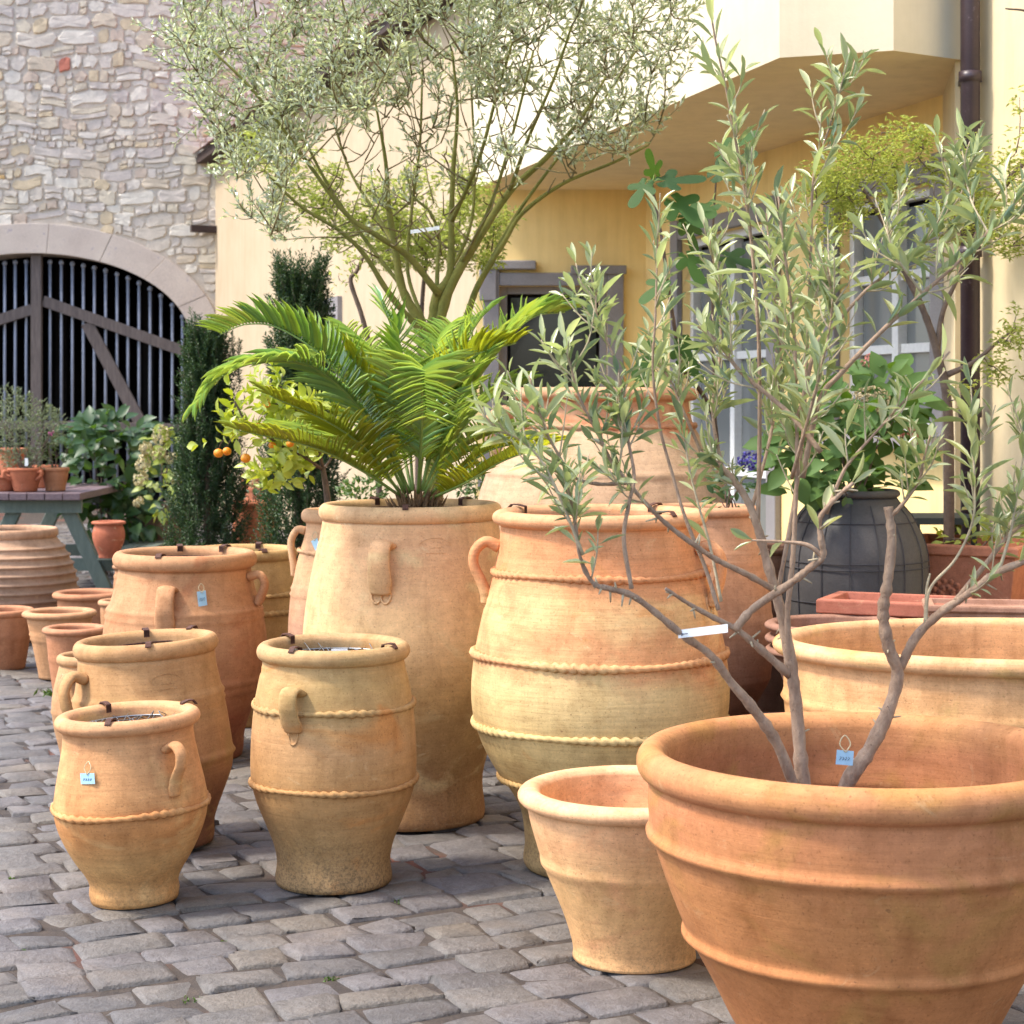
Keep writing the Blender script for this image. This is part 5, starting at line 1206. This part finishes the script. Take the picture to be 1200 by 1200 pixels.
while len(tg2) < 330:
    x, y = random.uniform(380, 740), random.uniform(20, 300)
    if (x - 560) / 200 > 0 and y > 260 - (x - 560) * .45: continue
    tg2.append(tuple(P(x, y, YO + random.uniform(-.7, .7))))
tg2.sort(key=lambda p: (Vector(p) - P(508, 330, YO)).length)
for e in grow(mp, tg2, .12, .8): tw.add(*tube(e, [.005, .0022], 4))
tw.build('twigs', M['bark_moss_twig'], bigol, True)['kind'] = 'stuff'
mass_obj('foliage', T_SMALL, BL.p, BL.d, BL.n, BL.l, BL.w, M['olive_far'], bigol)
m = MB(); a, b = P(481, 274, YO - .1), P(515, 269, YO - .1); m.box(a, b - a, Vector((0, .002, 0)), Vector((0, .004, .018)))
o = m.build('plant_label', M['white'], None, off=a); o.location = a; tag(o, 'white plastic label strip among the limbs of the big olive tree', 'plant label')

# ---- generic leafy masses
def tree_mass(name, label, cat, Y, trunk, blobs, leafL, asp, T, mat, bark, n, dY=.35, up=.2, flat=0.0, tw_r=.003, trunk_w=(10, 4), nt_=40, extra=()):
    root = empty(name, Vector((P(trunk[0][0], 470, Y).x, Y, 0)), label, cat)
    c = path(trunk, Y, 6); stem('trunk', c, trunk_w[0] * Y / F / 2, trunk_w[1] * Y / F / 2, bark, root, 8, .03)
    mains = [c]
    for e in extra:
        c2 = path(e, Y, 6); mains.append(c2); stem('branch', c2, trunk_w[0] * .55 * Y / F / 2, trunk_w[1] * .5 * Y / F / 2, bark, root, 7)
    tg = []
    tot = sum(b[2] * b[3] for b in blobs)
    for (x, y, rx, ry) in blobs:
        for q in range(max(2, int(nt_ * rx * ry / tot))):
            a = random.random() * 6.283; r = math.sqrt(random.random()); tg.append(tuple(P(x + rx * r * math.cos(a), y + ry * r * math.sin(a), Y + random.uniform(-dY, dY))))
    ref = mains[0][-1]; tg.sort(key=lambda p: (Vector(p) - ref).length)
    ed = grow(mains, tg, .08); tw = MB(); L = Leaves()
    for e in ed: tw.add(*tube(e, [tw_r * 1.4, tw_r * .6], 5))
    per = max(1, n // max(1, len(ed)))
    for e in ed:
        for q in range(per):
            i = random.randrange(max(1, len(e) // 3), len(e)); d = (rv() + Vector((0, 0, up))).normalized(); d.z *= (1 - flat); p = e[i] + rv() * leafL * 1.3
            l = leafL * random.uniform(.6, 1.15); L.add(p, d, (rv() * .6 + Vector((0, 0, 1))), l, l * asp)
    tw.build('twigs', bark, root, True)['kind'] = 'stuff'
    return root, L
# maples
r1, L = tree_mass('maple_tree', 'lacy yellow green maple against the house wall behind the front olive', 'tree', 8.55, [(1112, 860), (1112, 560), (1110, 470), (1100, 420), (1090, 385), (1076, 350), (1058, 315), (1040, 270), (1010, 220)],
    [(1010, 215, 62, 50), (1055, 170, 38, 26), (975, 240, 30, 50), (1160, 200, 40, 40), (1190, 255, 35, 40), (1185, 390, 20, 22), (1165, 445, 22, 18), (1120, 230, 40, 40), (1195, 120, 14, 10)], .042, .3, T_SMALL, M['maple'], M['bark_dark'], 6500, .3, 0, .6, .0025, (15, 4), 130,
    extra=[[(1098, 410), (1105, 365), (1125, 320), (1150, 260), (1175, 220)], [(1108, 440), (1140, 425), (1170, 400), (1190, 385)], [(1175, 220), (1225, 150), (1236, 50), (1208, 16), (1178, 10)]])
mass_obj('foliage', T_SMALL, L.p, L.d, L.n, L.l, L.w, M['maple'], r1)
r2, L = tree_mass('maple_tree', 'yellow green maple glimpsed between the limbs of the big olive', 'tree', 12.6, [(492, 720), (490, 500), (492, 420), (495, 350), (500, 300)],
    [(500, 250, 90, 62), (440, 265, 50, 45), (560, 275, 45, 45), (300, 170, 30, 30), (345, 215, 50, 40)], .06, .32, T_SMALL, M['maple'], M['bark_dark'], 7500, .5, 0, .6, .004, (10, 4), 120)
mass_obj('foliage', T_SMALL, L.p, L.d, L.n, L.l, L.w, M['maple'], r2)
r3, L = tree_mass('young_shrub', 'thin bare shrub stem with a few leaves beside the big olive', 'shrub', 10.6, [(445, 800), (443, 480), (436, 420), (424, 370), (411, 330), (418, 318), (426, 300)], [(408, 325, 14, 25), (430, 400, 10, 25), (415, 300, 20, 12)], .045, .4, T_SMALL, M['maple'], M['bark_dark'], 90, .1, .2, 0, .002, (8, 4), 16)
mass_obj('foliage', T_SMALL, L.p, L.d, L.n, L.l, L.w, M['maple'], r3)

# ---- citrus tree in the amphora
YE = pE.Y
cit = empty('orange_tree', Vector((pE.root.location.x, YE, pE.soil_z)), 'little orange tree with bright oranges growing from the amphora', 'tree')
ct = path([(386, 612), (384, 590), (381, 565), (378, 548)], YE, 5); stem('trunk', ct, 7 * YE / F / 2 * 1.4, 6 * YE / F / 2, M['bark_dark'], cit, 9)
cl = [[(378, 550), (360, 538, -.1), (335, 525, -.15), (310, 510, -.2), (285, 500, -.25), (270, 505, -.28)], [(379, 550), (372, 520), (355, 490, .05), (340, 465, .1), (325, 450, .1)], [(379, 550), (392, 530, .1), (400, 500, .1), (395, 470, .1)],
      [(378, 548), (350, 545, -.05), (330, 548, -.1), (312, 552, -.1)], [(378, 548), (365, 500, -.15), (345, 480, -.25), (310, 470, -.25)], [(290, 502, -.25), (280, 480, -.27), (275, 470, -.28)]]
CL = Leaves()
for pts in cl:
    c = path(pts, YE, 6); stem('branch', c, .007, .003, M['bark_dark'], cit, 6); along(CL, c, .3, 1.0, .05, .07, .48, .9, 0, .4, .1)
    for q in range(24 if pts is not cl[5] else 3):
        i = random.randrange(len(c) // 3, len(c)); d = (rv() + Vector((0, -.2, .3))).normalized(); ln = random.uniform(.06, .16); e = catmull([c[i], c[i] + d * ln * .5, c[i] + d * ln], 3)
        along(CL, e, .2, 1.0, .035, .07, .48, .9, 0, .4, .1)
emit_leaves(CL, cit, T_BROAD, [M['citrus']], leaf_mat('citrus_leaf_mass', [C(150, 170, 52), C(182, 196, 70), C(132, 158, 52), C(202, 208, 82)], C(180, 192, 96), True, .35, .38, C(206, 210, 30)), 250)
V, Fc = [], []
for i in range(9):
    for k in range(14): th = math.pi * i / 8; V.append((math.sin(th) * math.cos(k * math.pi / 7), math.sin(th) * math.sin(k * math.pi / 7), math.cos(th) * .92))
for i in range(8):
    for k in range(14): Fc.append((i * 14 + k, i * 14 + 14 + k, i * 14 + 14 + (k + 1) % 14, i * 14 + (k + 1) % 14))
om = mesh('orange_fruit', V, Fc, M['orange'])
for (x, y, rr_, dy) in ((256, 531, 5.6, -.3), (266, 529, 5.2, -.26), (288, 537, 5.8, -.28), (301, 500, 4.5, -.3), (319, 522, 4.5, -.2), (386, 520, 4.5, -.1), (313, 474, 4, -.3), (340, 520, 4.5, -.3)):
    o = link('orange', om, cit); o.location = P(x, y, YE + dy) - cit.location; o.scale = [rr_ * YE / F] * 3
    m = MB(); q = P(x, y, YE + dy); m.add(*tube([q + Vector((0, 0, rr_ * YE / F * .85)), q + Vector((.01, 0, .04)), q + Vector((.03, .01, .065))], .0018, 4)); m.build('stalk', M['bark_dark'], cit, True)

# ---- yews
def yew(name, label, Y, cx, y0, y1, hw, tops, n, topw=.35):
    root = empty(name, Vector((P(cx, 470, Y).x, Y, 0)), label, 'yew'); s = Y / F
    m = MB(); zt_ = P(0, y0, Y).z; m.add(*tube([root.location, root.location + Vector((0, 0, zt_ * .9))], [.03, .008], 7)); m.build('trunk', M['bark_dark'], root, True)
    L = Leaves(); tw = MB()
    for q in range(n):
        f = random.random() ** .8; y = y1 + (y0 - y1) * f; w = hw * s * (1 - (1 - topw) * max(0, f - .35) / .65); a = random.random() * 6.283; r = w * math.sqrt(random.random())
        p = Vector((root.location.x + r * math.cos(a), Y + r * math.sin(a) * .9, P(0, y, Y).z)); ln = random.uniform(.1, .22)
        d = (Vector((math.cos(a) * .35, math.sin(a) * .35, 1)) + rv() * .2).normalized(); e = [p, p + d * ln * .5, p + d * ln]
        if random.random() < .35: tw.add(*tube(e, [.0025, .001], 4))
        along(L, e, 0, 1.0, .013, .045, .26, .9, 0, .3, .2)
    for (x, yt, yb_) in tops:
        e = path([(x, yb_), (x + random.uniform(-2, 2), (yt + yb_) / 2), (x, yt)], Y, 8); tw.add(*tube(e, [.005, .002], 5)); along(L, e, 0, 1.0, .010, .045, .22, .9, 0, .3, .2); along(L, e, 0, 1.0, .010, .045, .22, .9, 0, .3, .2)
    tw.build('shoots', M['bark_dark'], root, True)['kind'] = 'stuff'
    mass_obj('foliage', T_SMALL, L.p, L.d, L.n, L.l, L.w, M['yew'], root); return root
yew('yew', 'broad dark columnar yew left of the orange planter', 12.2, 243, 400, 742, 44, [(215, 400, 450), (228, 385, 440), (240, 395, 440), (262, 375, 430), (272, 390, 440), (281, 400, 450)], 1500)
yew('yew', 'tall dark yew rising behind the sago palm', 11.4, 352, 330, 760, 43, [(336, 325, 400), (344, 315, 390), (355, 330, 390), (369, 306, 400), (377, 330, 400), (384, 340, 410)], 1700, .55)
# ---- low green shrub behind the tall jar
def bush(name, label, cat, Y, blobs, leafL, asp, T, mat, n, dY=.15, z0=None, up=.5, stems=5, bark='bark_dark', limit=0, mats=None, name_l='leaf'):
    x0 = blobs[0][0]; root = empty(name, Vector((P(x0, 470, Y).x, Y, 0 if z0 is None else z0)), label, cat); L = Leaves(); tw = MB()
    for k in range(stems):
        b_ = random.choice(blobs); e = P(b_[0] + random.uniform(-.5, .5) * b_[2], b_[1], Y + random.uniform(-dY, dY) * .6); s0 = root.location + Vector((random.gauss(0, .02), random.gauss(0, .02), 0)); tw.add(*tube(catmull([s0, s0.lerp(e, .5) + rv() * .03, e], 5), [.005, .002], 5))
    tot = sum(b[2] * b[3] for b in blobs)
    for (x, y, rx, ry) in blobs:
        for q in range(int(n * rx * ry / tot)):
            a = random.random() * 6.283; r = math.sqrt(random.random()); dy = random.uniform(-dY, dY) * math.sqrt(max(.1, 1 - r * r)); p = P(x + rx * r * math.cos(a), y + ry * r * math.sin(a), Y + dy)
            d = (Vector((math.cos(a) * r, dy / max(dY, .01) * .7 - .2, -math.sin(a) * r * .5)) + rv() * .7 + Vector((0, 0, up))).normalized(); l = leafL * random.uniform(.6, 1.15)
            L.add(p, d, Vector((0, -.75, 1)) + rv() * .55, l, l * asp)
    tw.build('stems', M[bark], root, True)
    return root, L
r_, L = bush('low_shrub', 'low green shrub seen just above the rim of the tall jar', 'shrub', 10.2, [(425, 578, 26, 16), (560, 565, 30, 20)], .05, .4, T_SMALL, None, 420)
mass_obj('foliage', T_SMALL, L.p, L.d, L.n, L.l, L.w, M['green_s'], r_)
r_ = lambda px: px * YN / F / 2
# ---- hydrangea with dark leaves by the gate
hr, L = bush('hydrangea', 'dark green broad leaved hydrangea before the gate behind the picnic table', 'shrub', 16.2, [(125, 560, 52, 68), (135, 520, 42, 34), (150, 610, 36, 40), (105, 510, 25, 24)], .17, .62, T_BROAD, None, 420, .4, None, .1, 14)
emit_leaves(L, hr, T_BROAD, [M['hyd']], M['hyd_s'], 300)
hp, L = bush('panicle_hydrangea', 'panicle hydrangea with cream flower cones left of the yew', 'shrub', 15.4, [(192, 555, 24, 46), (190, 520, 18, 20)], .12, .55, T_BROAD, None, 80, .2, .9, 0, 8)
emit_leaves(L, hp, T_BROAD, [M['hyd_lt']], M['green_s'], 100)
def bloom(root, x, y, Y, r, ry, mat, n=70, name='flower_head', L0=.022):
    L = Leaves(); c = P(x, y, Y); s = Y / F
    for q in range(n):
        o = rv(); p = c + Vector((o.x * r * s, o.y * r * s, o.z * ry * s)); L.add(p, (o.orthogonal().normalized() + rv() * .5), o + rv() * .3, L0, L0 * .8)
    return mass_obj(name, T_SMALL, L.p, L.d, L.n, L.l, L.w, mat, root, None)
for (x, y, r, ry) in ((188, 510, 9, 11), (171, 525, 6, 7), (168, 543, 8, 9), (165, 561, 8, 8), (186, 533, 7, 8), (200, 537, 6, 6), (206, 560, 5, 6), (162, 588, 5, 4)): bloom(hp, x, y, 15.3, r, ry, M['cream_bloom'], 90, L0=.034)
hw_, L = bush('flowering_plant', 'small plant with a whitish flower head above the orange planter', 'plant', 12.6, [(300, 578, 14, 10)], .07, .5, T_BROAD, None, 14, .1, pW.soil_z, .2, 4)
emit_leaves(L, hw_, T_BROAD, [M['hyd']], M['green_s'], 60); bloom(hw_, 300, 566, 12.55, 8, 6, M['cream_bloom'], 60, L0=.024)
# ---- hydrangea in the slate jar
hs, L = bush('hydrangea', 'fresh green hydrangea with faded pink heads in the slate jar', 'shrub', 8.05, [(1000, 510, 85, 62), (1040, 470, 45, 40), (940, 540, 45, 45), (1010, 570, 60, 25)], .125, .62, T_BROAD, None, 330, .38, pR.soil_z, .05, 14)
emit_leaves(L, hs, T_BROAD, [M['fig']], M['green_s'], 300)
bloom(hs, 1020, 468, 7.8, 22, 15, M['dry_bloom'], 200, L0=.018); bloom(hs, 1066, 512, 7.8, 11, 14, M['pink_bloom'], 90, L0=.018); bloom(hs, 1020, 424, 8.0, 12, 8, M['pink_bloom'], 80, L0=.018)
bz, L = bush('blue_flowers', 'blue flowering plant in the tall ringed pot behind the olive stems', 'plant', 7.5, [(860, 565, 26, 22), (850, 585, 22, 10)], .05, .5, T_BROAD, None, 60, .1, pK.soil_z, .3, 6)
emit_leaves(L, bz, T_BROAD, [M['hyd']], M['green_s'], 60); bloom(bz, 880, 540, 7.45, 16, 10, M['blue_bloom'], 120, L0=.018)
pl_, L = bush('bedding_plant', 'yellow green bedding plant in the square rosette planter', 'plant', S_Y + .36, [(1142, 628, 30, 14), (1180, 625, 25, 14), (1110, 632, 18, 8)], .06, .5, T_BROAD, None, 80, .15, c0.z - .06, .5, 6)
emit_leaves(L, pl_, T_BROAD, [M['hyd_lt']], M['green_s'], 80)
# ---- fig
fig = empty('fig_tree', Vector((P(815, 470, 7.9).x, 7.9 + .8, 0)), 'young fig with lobed leaves under the overhang', 'tree')
fc = path([(845, 800, .8), (842, 600, .75), (838, 500, .6), (822, 460, .5), (800, 430, .3), (785, 350, .1), (777, 290, 0), (770, 250, 0), (764, 216, 0)], 7.9, 6); stem('trunk', fc, .014, .006, M['bark_dark'], fig, 7)
fc2 = path([(838, 500, .6), (835, 380, .5), (835, 280, .4), (840, 200, .3)], 7.9, 6); stem('branch', fc2, .009, .004, M['bark_dark'], fig, 6)
def fig_template():
    lobes = [(-2.3, .34, .2), (-1.15, .62, .2), (0, 1.0, .22), (1.15, .62, .2), (2.3, .34, .2)]
    out = []
    for k in range(61):
        a = -2.9 + 5.8 * k / 60; r = .3
        for (a0, l, w_) in lobes: r = max(r, l * math.exp(-(abs(a - a0) / .5) ** 2.6))
        out.append((r * math.cos(a) + .1, r * math.sin(a), -.1 * r * r + .03 * math.cos(a * 5)))
    return np.array([(0.1, 0, 0.0)] + out), [(0, k, k + 1) for k in range(1, 61)]
TF = fig_template(); fm = mesh('fig_blade', TF[0].tolist(), TF[1], M['fig'])
for (x, y, dx, dz, l, dY_) in ((757, 214, -.6, -.9, .15, 0), (768, 205, -.2, .6, .13, .05), (776, 212, .9, .1, .2, 0), (790, 235, .7, -.6, .2, 0), (800, 255, .6, .1, .14, 0), (806, 262, .2, -.7, .15, .1), (838, 205, .5, .3, .22, .2), (845, 180, .6, .4, .2, .25), (835, 240, -.5, -.3, .2, .2), (778, 330, -.6, -.5, .15, 0),
                              (805, 300, .4, -.8, .16, 0), (800, 400, .3, -.8, .17, .2), (768, 405, -.5, -.8, .19, .15), (800, 425, .6, -.5, .16, .3), (760, 430, -.2, -.9, .15, .2), (820, 330, .6, .2, .17, .3), (850, 300, .7, -.2, .2, .3)):
    p = P(x, y, 7.9 + dY_); leaf_obj('leaf', fm, p, Vector((dx, random.uniform(-.5, .1), dz)), Vector((random.uniform(-.6, .6), -.6, .8)), l * .85, l * .8, fig)
    m = MB(); q = min(fc + fc2, key=lambda v: (v - p).length); m.add(*tube([q, q.lerp(p, .6) + Vector((0, 0, .015)), p], .0022, 4)); m.build('leaf_stalk', M['rachis'], fig, True)
# ---- plants on the picnic table
r_t, L = bush('grey_olive_bush', 'bushy grey olive plant in a pot on the picnic table', 'shrub', 14.9, [(28, 505, 42, 42), (10, 490, 30, 36), (55, 500, 22, 20), (30, 540, 26, 14)], .05, .2, T_SMALL, None, 1700, .3, tz + .12, .5, 22)
mass_obj('foliage', T_SMALL, L.p, L.d, L.n, L.l, L.w, M['shrub_s'], r_t)
r_t, L = bush('pink_flower', 'small herb with one pink flower at the right end of the picnic table', 'plant', 14.95, [(66, 530, 16, 20), (60, 518, 8, 14), (78, 525, 5, 24)], .04, .25, T_SMALL, None, 200, .1, tz + .15, .7, 9)
mass_obj('foliage', T_SMALL, L.p, L.d, L.n, L.l, L.w, M['green_s'], r_t); bloom(r_t, 60, 507, 14.8, 2.5, 2.5, M['magenta'], 25, L0=.02)
m = MB(); a = P(29, 546, 14.55); m.box(a, (.025, 0, 0), (0, .002, 0), (0, 0, .06)); o = m.build('plant_label', M['white'], None, off=a); o.location = a; tag(o, 'small white plant label stuck in the footed bowl on the table', 'plant label')
# fallen leaf and weeds
wd = empty('weeds', P(58, 815, F * H / (815 - HY)), 'small weed tuft between the setts beside the slim pale jar', 'weed'); wd.location.z = 0; L = Leaves()
for q in range(18): d = rv(); d.z = abs(d.z) + .2; L.add(wd.location + Vector((random.gauss(0, .03), random.gauss(0, .03), -.005)), d, rv() + Vector((0, 0, 1)), .05, .014)
mass_obj('blades', T_SMALL, L.p, L.d, L.n, L.l, L.w, M['green_s'], wd, None)

ms = Leaves()
for q in range(60):
    st_ = random.choice(stones[:420]); c_ = st_[2][random.randrange(4)]
    for k in range(14): d = rv(); d.z = abs(d.z) + .3; ms.add(Vector((c_[0] + random.gauss(0, .012), c_[1] + random.gauss(0, .012), -.014)), d, rv() + Vector((0, 0, 1)), .013, .006)
V, Fc = leaf_mass(T_SMALL, ms.p, ms.d, ms.n, ms.l, ms.w)
o = link('joint_moss', mesh('joint_moss', V.tolist(), Fc, M['green_s']), ground); o['kind'] = 'stuff'
